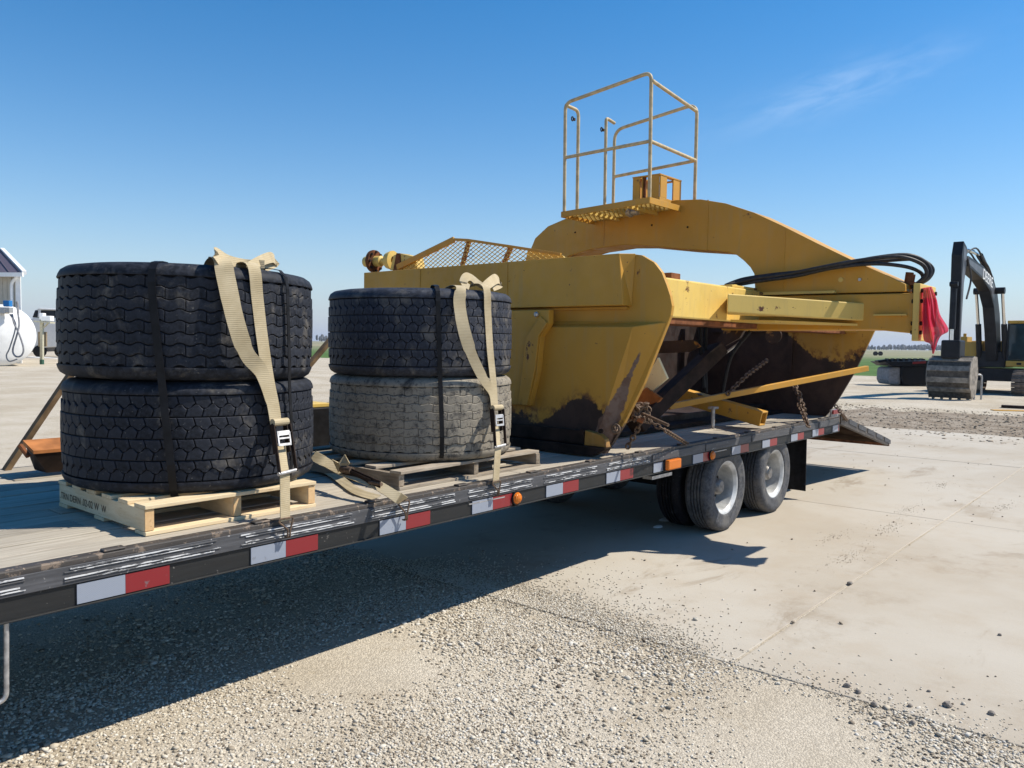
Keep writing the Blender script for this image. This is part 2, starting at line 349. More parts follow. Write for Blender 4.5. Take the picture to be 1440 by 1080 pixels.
def gravel():
    t=NT('crushed_limestone_ground'); n1=t.noise(.5,8,.6); v=t.vor(120,feature='F1'); vc=t.vor(120,feature='F1',out='Color'); v2=t.vor(260,feature='F1'); n2=t.noise(3,8,.7); n5=t.noise(.12,8,.6)
    bw=t.n('ShaderNodeRGBToBW'); t.l(vc,bw.inputs[0]); c=t.mix(t.ramp(n1,.35,.65),(.42,.36,.27),(.53,.475,.385)); c=t.mix(1.,c,t.ramp(bw.outputs[0],.1,.9,.78,1.22),'MULTIPLY'); c=t.mix(t.ramp(v,.35,.65,0,.4),c,(.27,.225,.17)); c=t.mix(t.ramp(n2,.56,.70,0,.6),c,(.30,.235,.15))
    c=t.mix(t.ramp(n5,.5,.62,0,.45),c,(.43,.375,.295))
    return t.fin(c,.95,0,t.math('SUBTRACT',0,t.math('ADD',v,t.math('MULTIPLY',v2,.5))),.6,.006,spec=.15)
GRAV=gravel()
def stonem():
    t=NT('limestone_chips'); g=t.n('ShaderNodeNewGeometry'); r=t.n('ShaderNodeValToRGB'); t.l(g.outputs['Random Per Island'],r.inputs[0]); e=r.color_ramp.elements
    e[0].position=0; e[0].color=(.13,.10,.075,1); e[1].position=1; e[1].color=(.66,.60,.49,1)
    for p,c in((.12,(.28,.235,.175)),(.35,(.46,.40,.31)),(.65,(.58,.52,.415)),(.85,(.54,.51,.455))): q=e.new(p); q.color=(*c,1)
    n=t.noise(160,3,.6); pn=t.noise(1.3,5,.6,vec=g.outputs['Position']); cc_=t.mix(t.ramp(pn,.50,.68,0,.4),r.outputs[0],(.30,.235,.155)); return t.fin(cc_,.9,0,n,.3,.002,spec=.2)
STN=stonem()
def dirtm():
    t=NT('trampled_dirt'); n=t.noise(1.5,8,.7); n2=t.noise(30,6,.7); c=t.mix(t.ramp(n,.35,.65),(.19,.145,.10),(.32,.27,.21)); c=t.mix(t.ramp(n2,.5,.7,0,.6),c,(.36,.34,.31)); return t.fin(c,.95,0,n2,.8,.03,spec=.1)
DIRT=dirtm()
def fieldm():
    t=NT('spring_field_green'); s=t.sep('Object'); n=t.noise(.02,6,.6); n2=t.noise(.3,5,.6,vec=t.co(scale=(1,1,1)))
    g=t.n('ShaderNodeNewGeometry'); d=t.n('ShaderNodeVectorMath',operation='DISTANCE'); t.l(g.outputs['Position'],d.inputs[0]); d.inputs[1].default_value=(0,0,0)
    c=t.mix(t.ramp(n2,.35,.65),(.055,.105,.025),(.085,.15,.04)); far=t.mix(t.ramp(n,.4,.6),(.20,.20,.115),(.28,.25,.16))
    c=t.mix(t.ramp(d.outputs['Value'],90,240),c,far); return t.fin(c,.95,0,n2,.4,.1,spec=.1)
FIELD=fieldm()
WHITE=simple('white_painted_steel',(.80,.80,.78),.45,0,.04,4,.05)
WALLM=simple('pale_ribbed_siding',(.50,.46,.38),.6,0,.05,4,.05)
ROOFM=simple('plum_metal_roof',(.105,.085,.105),.5,.1,.12,6,.05)
GLASS=simple('dark_window_glass',(.015,.02,.03),.06,0,.2,2,0)
GREY=simple('grey_hose_rubber',(.22,.22,.23),.6,0,.2,10,.05)
TAN=simple('tan_post_paint',(.42,.40,.30),.7,0,.1,10,.05)
BLUE=simple('blue_plastic',(.02,.16,.42),.4,0,.1,10,.05)
NEAVY=simple('green_base_paint',(.04,.10,.07),.6,0,.1,10,.05)
# ============================================================ ground
def sheet(name,pts,z,mat,sub=None):
    m=MB(); m.quad(*[V(p[0],p[1],z) for p in pts]); o=m.build(name,mat); tag(o,None,kind='structure'); return o
sheet('ground',[(-2500,-2500),(2500,-2500),(2500,2500),(-2500,2500)],-.005,GRAV)
def gd(x,y,z=0): p=atZ(x,y,z); return (p.x,p.y)
# concrete slabs: two bays with an open joint along X at Y=-1.29
def rough_edge(a,b,n,amp):
    out=[]; a=Vector(a); b=Vector(b); d=(b-a); nn=Vector((-d.y,d.x)).normalized()
    for i in range(n): t=i/n; p=a+d*t+nn*((noise.noise(V(t*37,a.x,0)))*amp*(1 if 0<i else 0)); out.append((p.x,p.y))
    return out
jy=-1.29
fe=[gd(1100,586),gd(1290,584),gd(1500,594),gd(1700,600)]
def slab(name,x0,x1,y0,y1,z):
    m=MB(); m.b2((x0,y0,-.12),(x1,y1,z)); o=m.build(name,CONC,None,bevel=.006); tag(o,None,kind='structure'); return o
xs=[3.78,8.35,12.9,17.4]
for i in range(3):
    for j,(y0,y1) in enumerate(((-5.9,jy-.008),(jy+.008,3.3),(3.316,7.9),(-10.5,-5.916))):
        slab('concrete_slab',xs[i],xs[i+1]-.009,y0,y1,random.choice((0,.001,.002)))
# field beyond the yard, dirt fringe
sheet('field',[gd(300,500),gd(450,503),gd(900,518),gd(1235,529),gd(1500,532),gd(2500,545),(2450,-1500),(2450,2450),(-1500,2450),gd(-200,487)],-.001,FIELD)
sheet('dirt_strip',rough_edge((16.5,-16),(16.0,9),40,1.6)+rough_edge((21,9),(27,-16),40,3.0),-.003,DIRT)
# ------------------------------------------------------------ gravel stones (numpy)
ph=(1+5**.5)/2
IV=np.array([(-1,ph,0),(1,ph,0),(-1,-ph,0),(1,-ph,0),(0,-1,ph),(0,1,ph),(0,-1,-ph),(0,1,-ph),(ph,0,-1),(ph,0,1),(-ph,0,-1),(-ph,0,1)],float); IV/=np.linalg.norm(IV[0])
IF=np.array([(0,11,5),(0,5,1),(0,1,7),(0,7,10),(0,10,11),(1,5,9),(5,11,4),(11,10,2),(10,7,6),(7,1,8),(3,9,4),(3,4,2),(3,2,6),(3,6,8),(3,8,9),(4,9,5),(2,4,11),(6,2,10),(8,6,7),(9,8,1)])
def stones(name,P,R,mat,flat=.7):
    n=len(P); sc=np.stack([R*rng.uniform(.75,1.35,n),R*rng.uniform(.75,1.35,n),R*rng.uniform(.55,1.,n)*flat],1)
    jit=1+rng.uniform(-.22,.22,(n,12,1)); v=IV[None]*jit*sc[:,None,:]
    a=rng.uniform(0,2*np.pi,n); tl=rng.uniform(-.6,.6,n)
    ct,st=np.cos(tl)[:,None],np.sin(tl)[:,None]; y=v[:,:,1]*ct-v[:,:,2]*st; z=v[:,:,1]*st+v[:,:,2]*ct
    ca,sa=np.cos(a)[:,None],np.sin(a)[:,None]; x=v[:,:,0]*ca-y*sa; y2=v[:,:,0]*sa+y*ca
    vv=np.stack([x,y2,z],2)+P[:,None,:]; vv=vv.reshape(-1,3)
    ff=(IF[None]+np.arange(n)[:,None,None]*12).reshape(-1)
    me=bpy.data.meshes.new(name); me.vertices.add(len(vv)); me.vertices.foreach_set('co',vv.ravel()); nf=n*20
    me.loops.add(nf*3); me.loops.foreach_set('vertex_index',ff.astype(np.int32)); me.polygons.add(nf); me.polygons.foreach_set('loop_start',np.arange(0,nf*3,3,dtype=np.int32)); me.polygons.foreach_set('loop_total',np.full(nf,3,np.int32))
    me.update(calc_edges=True); me.materials.append(mat); o=bpy.data.objects.new(name,me); C.objects.link(o); return o
def fnoise(x,y):
    return (np.sin(x*1.9+y*1.1+.6*np.sin(y*2.3))+np.sin(x*-1.3+y*2.7+1.3)+np.sin(x*4.1+y*.7+np.sin(x*2.9+y*3.7))*.8+np.sin(y*5.3-x*3.1)*.6)/3.4
N=230000
px=rng.uniform(.6,3.9,N); py=rng.uniform(-2.75,3.2,N); keep=(fnoise(px,py)+rng.uniform(-.45,.62,N)>0)
cl_=fnoise(px*1.7+3,py*1.7-1); r=rng.uniform(.0028,.0075,N)*(1+.55*np.clip(cl_+.2,0,1))*(1+.8*(rng.random(N)>.97)); keep&=rng.random(N)<np.where(cl_>.1,.75,1); keep&=rng.random(N)<np.where(py>.9,.3,1)
keep&=(px<3.78+.14*np.sin(py*7)+.08*np.sin(py*17)+rng.normal(0,.05,N))|(py<-1.0)
dxy=np.stack([px,py+3.0],1); sx_=(dxy@np.array([rt.x,rt.y]))/np.maximum(.2,dxy@np.array([math.cos(yaw),math.sin(yaw)])); keep&=(np.abs(sx_)<.78)
P=np.stack([px,py,-.006+r*.3],1)[keep]; g=tag(stones('gravel',P,r[keep],STN),'loose pale limestone gravel in the foreground','gravel',kind='stuff')
N=30000; px=3.76+np.abs(rng.normal(0,1,N))*np.where(rng.random(N)<.85,.16,.42); py=-2.6+3.9*rng.random(N); k=(rng.random(N)<np.clip(1.3-np.abs(py-.3)*.9,.04,1)); r=rng.uniform(.002,.0068,N)
tag(stones('gravel_spill',np.stack([px,py,r*.45],1)[k],r[k],STN),'gravel spilled over the edge of the concrete','gravel',kind='stuff')
N=6000; px=3.785+rng.normal(0,.085,N)+.03*np.sin(np.linspace(0,60,N)); py=rng.uniform(-2.6,2.6,N); k=rng.random(N)<np.where(py>-1.15,.9,.15); r=rng.uniform(.002,.0062,N)
tag(stones('gravel_fringe',np.stack([px,py,r*.35+.001],1)[k],r[k],STN),'fine gravel heaped along the slab edge','gravel',kind='stuff')
N=380; px=rng.uniform(3.9,16,N); py=rng.uniform(-7,6,N); r=rng.uniform(.003,.012,N)
CLOD=simple('brown_dirt_clods',(.27,.22,.165),.95,0,.4,30,.4)
cl=np.array([(6.9,-.75),(7.6,-1.0),(8.6,-.9),(6.3,-1.05),(9.5,-1.6),(10.5,-.8)])
cc=cl[rng.integers(0,6,700)]+rng.standard_t(2.2,(700,2))*np.array([.15,.035]); 
px=np.concatenate([px,cc[:,0]]); py=np.concatenate([py,cc[:,1]]); r=np.concatenate([r,rng.uniform(.001,.0042,700)])
tag(stones('dirt_crumbs',np.stack([px,py,.002+r*.3],1),r,CLOD),'crumbs of dirt and grit scattered over the concrete','dirt',kind='stuff')
N=9000; px=rng.uniform(16,24,N); py=rng.uniform(-12,8,N); r=rng.uniform(.01,.04,N)*rng.random(N)**2+.007
tag(stones('dirt_debris',np.stack([px,py,-.003+r*.2],1),r,CLOD,.5),'rough clods and twigs along the far edge of the concrete','dirt',kind='stuff')
STD=simple('dark_stone',(.24,.21,.18),.9,0,.3,40,.4)
spx=[((1191,966),.016,'largest dark stone of the scatter on the pale slab'),((1207,975),.014,'dark stone just right of the largest one on the slab'),((1229,992),.014,'low brown stone beside a pair of chips on the slab'),((1280,994),.012,'lone dark stone midway along the scatter on the slab'),((1332,994),.019,'broad dark stone right of the middle of the slab scatter'),((1283,1018),.012,'dark stone nearest the slab edge'),((1394,1005),.015,'dark stone farthest right of the scatter'),((1306,973),.009,'smallest dark stone, farthest from the slab edge'),((1195,822),.018,'brown stone lying on the slab joint'),((1355,991),.010,'pale stone next to the broad dark one'),((1406,894),.011,'single small stone far out on the pale slab'),((978,872),.016,'pale stone at the edge between gravel and slab')]
for (p,r_,lb) in spx:
    q=atZ(*p,0); bm=bmesh.new(); bmesh.ops.create_icosphere(bm,subdivisions=2,radius=r_)
    for v_ in bm.verts: v_.co*=1+.35*noise.noise(v_.co*70+q*9); v_.co.z*=.75
    me=bpy.data.meshes.new('stone'); bm.to_mesh(me); bm.free(); me.materials.append(STD if 'pale' not in lb[:4] else STN); o=bpy.data.objects.new('stone',me); C.objects.link(o); o.location=(q.x,q.y,r_*.5)
    tag(o,lb,'stone','loose stones on the concrete')
# thin air haze round everything
hm=bpy.data.materials.new('air_haze'); hm.use_nodes=True; hn=hm.node_tree; hn.nodes.clear(); ho=hn.nodes.new('ShaderNodeOutputMaterial'); hp=hn.nodes.new('ShaderNodeVolumePrincipled')
hp.inputs['Color'].default_value=(.80,.88,1,1); hp.inputs['Density'].default_value=.0002; hp.inputs['Anisotropy'].default_value=.2; hn.links.new(hp.outputs[0],ho.inputs['Volume'])
m=MB(); m.b2((-2600,-2600,-1.1),(2600,2600,24)); o=m.build('haze',hm); tag(o,None,kind='stuff')
for k,(x_,y_,r1) in enumerate(((938,731,.10),(925,741,.06))):
    q=atZ(x_,y_,0); m=MB(); vs=[]; n=18
    m.lathe((0,0,0),(0,0,1),[(0,.012),(r1*.5,.011),(r1*.85,.007),(r1,0)],20); m.v=[(x*(1+.3*noise.noise(V(x*9,y*9,k))),y*.6*(1+.4*noise.noise(V(x*7,y*7,k+5))),z) for x,y,z in m.v]
    o=m.build('spill_patch',WHITE,None,smooth=True); o.location=(q.x,q.y,.002); tag(o,'larger pale crusty patch on the concrete in the trailer shade' if k==0 else 'smaller pale patch just below the larger one in the shade','patch','pale patches under the trailer')
# ============================================================ trailer
TRL=empty('flatbed_trailer',(5,1.15,0),'black flatbed trailer with plank deck, red and white side tape and tandem wheels','trailer')
def TZ(x): return .0033*(x-4)   # the deck rises a little towards the rear
class TM(MB):
    def build(s,*a,**k):
        s.v=[(x,y,z+TZ(x)) for x,y,z in s.v]; return MB.build(s,*a,**k)
DK=.82; XR=9.26; YF=2.3
py=.065; k=0
while py<YF-.08:
    w=.150; x=-2.0+random.uniform(0,1.2); 
    x=-2.
    first=True
    while x<XR-.01:
        L=random.uniform(2.6,4.2); x2=min(XR,x+L)
        if XR-x2<.8: x2=XR
        dz=random.uniform(-.003,.003); m=TM(); m.b2((x+.002,py+.003,DK-.04+dz),(x2-.002,py+w-.004,DK+dz)); m.build('deck_plank',PLANK,TRL,bevel=.004); x=x2
    py+=w+.001
# rails
m=TM(); m.b2((-2,.006,.735),(XR,.062,.822)); m.build('rail_top',EDGE,TRL,bevel=.006)
m=TM(); m.b2((-2,-.004,.733),(XR,.004,.800)); m.build('rub_rail',RUBR,TRL,bevel=.002)
m=TM(); m.b2((-2,.006,.650),(XR,.030,.7315)); m.b2((-2,-.006,.646),(XR,.10,.652)); m.build('side_frame',FRAME,TRL,bevel=.002)
m=TM(); m.b2((-2,YF,.65),(XR,YF+.06,.822)); m.build('rail_top',EDGE,TRL,bevel=.006)
m=TM(); m.b2((XR+.002,0.01,.65),(XR+.06,YF+.05,.825)); m.build('rear_sill',EDGE,TRL,bevel=.004)
segs=[(.35,.99),(1.12,1.695),(1.82,2.38),(2.508,3.07),(3.19,3.74),(3.87,4.42),(4.56,5.1)]
for a,b in segs:
    for zz,hh in((.791,.0045),(.781,.003),(.759,.0045),(.749,.004)):
        m=TM(); m.b2((a+random.uniform(-.02,.02),-.009,zz-hh/2),(b+random.uniform(-.02,.02),-.0045,zz+hh/2)); m.build('scraped_ridge',RIDGE,TRL)
# far part of the rub rail: plainer plates and rivets
for a in (5.15,6.0,6.9,7.8,8.6):
    m=TM(); m.b2((a,-.011,.738),(a+.62,-.0045,.796)); m.build('rail_plate',RUBR,TRL,bevel=.002)
for a in np.arange(-.6,9.2,.62):
    m=TM(); m.b2((a,.0045,.8225),(a+.08,.045,.832)); m.build('stake_pocket',EDGE,TRL,bevel=.008)
x=1.163-.69
for i,x in enumerate([.47,1.163,1.858,2.564,3.226,3.893,4.56,5.185,5.80,6.51,7.155,7.85,8.44,9.06]):
    w=.17
    for nm,mt,a,b in(('white_tape',TW,x,x+w),('red_tape',TR,x+w+.001,min(x+2*w,9.26))):
        m=TM(); m.b2((a,-.0005,.656),(b,.0045,.727)); m.build('reflective_tape',mt,TRL)
for x in (.2,3.2,6.1):
    m=TM(); m.b2((x,-.001,.712),(x+.3,.0035,.718)); m.build('scuff_lip',STEEL,TRL)
# round amber markers and the amber block lamp
for px_,r_ in ((729,.030),(1003,.032)):
    X=atY(px_,700 if px_<800 else 641,-.02).x; zc=.695
    m=TM(); m.lathe((X,-.002,zc),(0,-1,0),[(r_*1.25,0),(r_*1.25,.008),(r_*1.05,.012),(r_,.02),(r_*.7,.028),(0,.032)],24); m.build('marker_light',AMB,TRL,smooth=True)
    m=TM(); m.lathe((X,-.001,zc),(0,-1,0),[(r_*1.2,0),(r_*1.42,.004),(r_*1.38,.011),(r_*1.2,.012)],24); m.build('marker_light_ring',BLKP,TRL,smooth=True)
m=TM(); m.b2((5.325,-.05,.662),(5.52,-.008,.738)); m.build('turn_light',AMB,TRL,bevel=.01)
m=TM(); m.b2((5.318,-.02,.655),(5.527,-.006,.745)); m.build('turn_light_housing',BLKP,TRL,bevel=.004)
m=TM(); m.b2((5.2,.02,.60),(5.5,.10,.625)); m.build('bracket',STEEL,TRL)
# under structure
for yb in (.72,1.62):
    m=TM(); m.b2((-2,yb-.012,.50),(XR,yb+.012,.75)); m.b2((-2,yb-.08,.485),(XR,yb+.08,.50)); m.b2((-2,yb-.08,.745),(XR,yb+.08,.765)); m.build('main_beam',BLKP,TRL)
for xc in np.arange(-1.8,9.2,.41):
    m=TM(); m.b2((xc-.03,.03,.69),(xc+.03,YF,.775)); m.build('cross_member',BLKP,TRL)
# wheels
def wheel_parts(cx,cyo,cz,sgn,dish,tm=None):
    # outer face plane at y=cyo, body towards +sgn*y
    ax=(0,-sgn,0)
    R=.382; wd=.222
    prof=[(.222,-.02),(.235,.0),(.25,.006),(.262,.004),(.30,.013),(.33,.015),(.352,.009),(.367,-.002),(.3755,-.016),(.3805,-.032)]
    body=[]; z=-.05
    for k in range(4): body+=[(R,z),(R,z-.026),(R-.011,z-.028),(R-.011,z-.034),(R,z-.036)] ; z-=.036-.006
    full=prof+[(R+.0005,-.040)]
    gx=-.040
    for k in range(4):
        full+=[(R+.001,gx-.015),(R-.016,gx-.0165),(R-.016,gx-.0265),(R+.001,gx-.028)]; gx-=.028
    full+=[(R,gx-.03),(.376,-.188),(.366,-.204),(.345,-.22),(.31,-.23),(.262,-.226),(.235,-.222),(.222,-.2)]
    m=MB(); m.lathe((cx,cyo,cz),ax,full,72,close=True); t=m.build('tyre',tm or RUBT,TRL,smooth=True)
    bd=dish
    rim=[(.222,-.196),(.2,-.19),(.192,-.17),(.188,-.10),(.196,-.03),(.215,-.012),(.228,-.004),(.236,-.004),(.238,-.01)]
    m=MB(); m.lathe((cx,cyo,cz),ax,rim,64); 
    m.lathe((cx,cyo,cz),ax,[(.189,bd),(.16,bd+.012),(.13,bd+.016),(.10,bd+.010),(.07,bd+.012)],64)
    m.build('rim',SILV,t,smooth=True)
    m=MB(); m.lathe((cx,cyo,cz),ax,[(.150,bd+.0165),(.150,bd+.018),(.128,bd+.0175),(.128,bd+.022),(.10,bd+.022)],40); m.build('hub_shade_ring',DRUST,t,smooth=True)  # dark ring paints the shaded recess around the hub
    m=MB(); m.lathe((cx,cyo,cz),ax,[(.105,bd),(.10,bd+.03),(.075,bd+.045),(.068,bd+.10),(.05,bd+.118),(.0,bd+.12)],32); 
    for k in range(8):
        a=k*math.pi/4+.2; c=V(cx+.112*math.cos(a),cyo,cz+.112*math.sin(a)); m.tube([c+V(0,-sgn*(bd+.005),0),c+V(0,-sgn*(bd+.045),0)],.012,6)
    m.build('hub',simple('grey_hub_steel',(.20,.19,.18),.5,.5,.3,30,.2) if 'grey_hub_steel' not in bpy.data.materials else bpy.data.materials['grey_hub_steel'],t,smooth=True)
    return t
SILV=simple('pale_silver_rim_paint',(.50,.50,.485),.45,.2,.3,8,.08)
for cx,cz in ((6.50,.378),(7.56,.378)):
    wheel_parts(cx,.035,cz,1,-.165); wheel_parts(cx,.31,cz,1,-.02,RUBG)  # inner dual in darker rubber, deep shade put into its colour
    wheel_parts(cx,2.27,cz,-1,-.165); wheel_parts(cx,1.995,cz,-1,-.02)
    m=MB(); m.tube([(cx,.25,cz),(cx,2.05,cz)],.065,14); m.build('axle',BLKP,TRL,smooth=True)
    m=MB(); m.b2((cx-.45,.58,.45),(cx+.45,.66,.50)); m.build('leaf_spring',BLKP,TRL)
for y0,y1 in((.05,.68),(1.65,2.27)):
    m=MB(); vs=[]; fs=[]; n=10
    for i in range(n+1):
        for j in range(2):
            y=y0+(y1-y0)*i/n; vs.append((8.42+.012*math.sin(i*1.1)+(.015 if j==0 else 0),y,.09 if j==0 else .70))
    for i in range(n): fs.append((i*2,i*2+2,i*2+3,i*2+1))
    m.add(vs,fs); o=m.build('mud_flap',BLKP,TRL); sm=o.modifiers.new('solid','SOLIDIFY'); sm.thickness=.008
# beavertail ramp
def rz(x): return .83+TZ(9)-(x-9.26)*(.83+TZ(9)-.40)/2.0
for i in range(9):
    y0=.10+i*.235
    m=MB(); m.loft([V(9.33,y0,rz(9.33)-.03),V(9.33,y0+.225,rz(9.33)-.03),V(9.33,y0+.225,rz(9.33)),V(9.33,y0,rz(9.33))],[V(11.2,y0,rz(11.2)-.03),V(11.2,y0+.225,rz(11.2)-.03),V(11.2,y0+.225,rz(11.2)),V(11.2,y0,rz(11.2))]); m.build('ramp_plank',PLANK,TRL,bevel=.003)
m=MB(); m.loft([V(9.33,.06,rz(9.33)-.05),V(9.33,2.24,rz(9.33)-.05),V(9.33,2.24,rz(9.33)-.035),V(9.33,.06,rz(9.33)-.035)],[V(11.2,.06,rz(11.2)-.05),V(11.2,2.24,rz(11.2)-.05),V(11.2,2.24,rz(11.2)-.035),V(11.2,.06,rz(11.2)-.035)]); UND=NT('shaded_ramp_underside'); m.build('ramp_shade_panel',UND.fin(UND.mix(UND.ramp(UND.noise(5,6),.35,.65),(.03,.02,.014),(.06,.04,.028)),1.0,spec=0),TRL)  # added dark panel paints the shade beneath the ramp planks
for y0,y1 in((.0,.05),(1.1,1.14),(2.25,2.3)):
    m=MB(); a=[V(9.325,y0,rz(9.325)+.02),V(11.25,y0,rz(11.25)+.02),V(11.25,y0,rz(11.25)-.07),V(9.325,y0,rz(9.325)-.09)]; m.prism(a,(0,y1-y0,0)); m.build('ramp_beam',EDGE if y0<.01 else BLKP,TRL,bevel=.003)
for i in range(5):
    x=9.6+i*.36; m=MB(); m.prism([V(x,-.006,rz(x)+.012),V(x+.28,-.006,rz(x+.28)+.012),V(x+.28,-.006,rz(x+.28)-.04),V(x,-.006,rz(x)-.04)],(0,.0045,0)); m.build('ramp_ridge',RUBR,TRL)
m=MB(); m.b2((11.255,.0,rz(11.25)-.08),(11.285,2.3,rz(11.25)+.01)); m.build('ramp_end_bar',RUSTY,TRL)
m=MB(); m.b2((11.287,.01,rz(11.25)-.075),(11.292,.12,rz(11.25)-.02)); m.build('reflective_tape',TR,TRL)
m=TM(); m.b2((9.05,-.006,.855),(9.24,.01,.90)); m.build('reflective_tape',TR,TRL)
m=TM(); m.b2((9.03,.012,.82),(9.26,.03,.905)); m.build('stop_plate',STEEL,TRL)
# bent rod at the left edge of the frame
p0=atY(9,872,.02); p1=atY(9,985,.02); p2=atY(-14,1000,.02); p3=atY(-40,1000,.02)
m=MB(); m.tube(fillet([p0,p1,p3],.03),.0085,10); m.build('side_step_rod',STEEL,TRL,smooth=True)
# ============================================================ pallets
def pallet(X0,X1,Y0,Y1,z0,h,mats,label,old=False):
    root=empty('pallet',((X0+X1)/2,(Y0+Y1)/2,z0),label,'pallet','pallets under the tyres')
    ms,mb,me_=mats; tb=.016; L=X1-X0; sw=.038
    for i,x in enumerate((X0,(X0+X1)/2-sw/2,X1-sw)):
        m=MB(); m.b2((x,Y0+.012,z0+tb+.001),(x+sw,Y1-.005,z0+h-tb-.001)); m.build('stringer',ms,root,bevel=.002)
        m=MB(); m.b2((x+.001,Y0+.007,z0+tb+.003),(x+sw-.001,Y0+.0115,z0+h-tb-.003)); m.build('stringer_end',me_,root)
    nb=6
    for i in range(nb):
        w=random.uniform(.085,.10); y=Y0+(Y1-Y0-w)*i/(nb-1); a=random.uniform(-.012,.012)*(2.5 if old else 1)
        m=MB(); m.box(((X0+X1)/2+random.uniform(-.01,.01)*(3 if old else 0),y+w/2,z0+h-tb/2),(L+.004,w,tb),Matrix.Rotation(a if old else a*.2,3,'Z')); m.build('top_board',mb,root,bevel=.002)
    for i in range(3):
        w=.095; y=Y0+(Y1-Y0-w)*i/2; m=MB(); m.box(((X0+X1)/2,y+w/2,z0+tb/2),(L+.002,w,tb)); m.build('bottom_board',mb,root,bevel=.002)
    return root
PZ=DK+.002
pal1=pallet(1.475,2.285,.135,.995,PZ-.008,.122,(PALN,PALNX,PINK),'new yellow pine pallet with stamped runner under the bigger-blocked tyre stack')
pal2=pallet(2.83,4.03,.155,1.28,PZ-.005,.102,(PALOY,PALO,PALOY),'old grey weathered pallet with broken boards under the dusty tyre stack',True)
cu=bpy.data.curves.new('stamp','FONT'); cu.body='.TRN DERN .02-02 W  W'; cu.size=.045; to=bpy.data.objects.new('tmp',cu); C.objects.link(to)
dg=bpy.context.evaluated_depsgraph_get(); me=bpy.data.meshes.new_from_object(to.evaluated_get(dg)); bpy.data.objects.remove(to)
INK=simple('stamp_ink',(.10,.06,.04),.9,0,.5,60,.1); me.materials.append(INK); o=bpy.data.objects.new('stamp_print',me); C.objects.link(o); o.parent=pal1
o.rotation_euler=(math.pi/2,0,-math.pi/2); o.location=V(1.4735,.98,PZ+.032)-wl(pal1); o['kind']='stuff'; del o['kind']
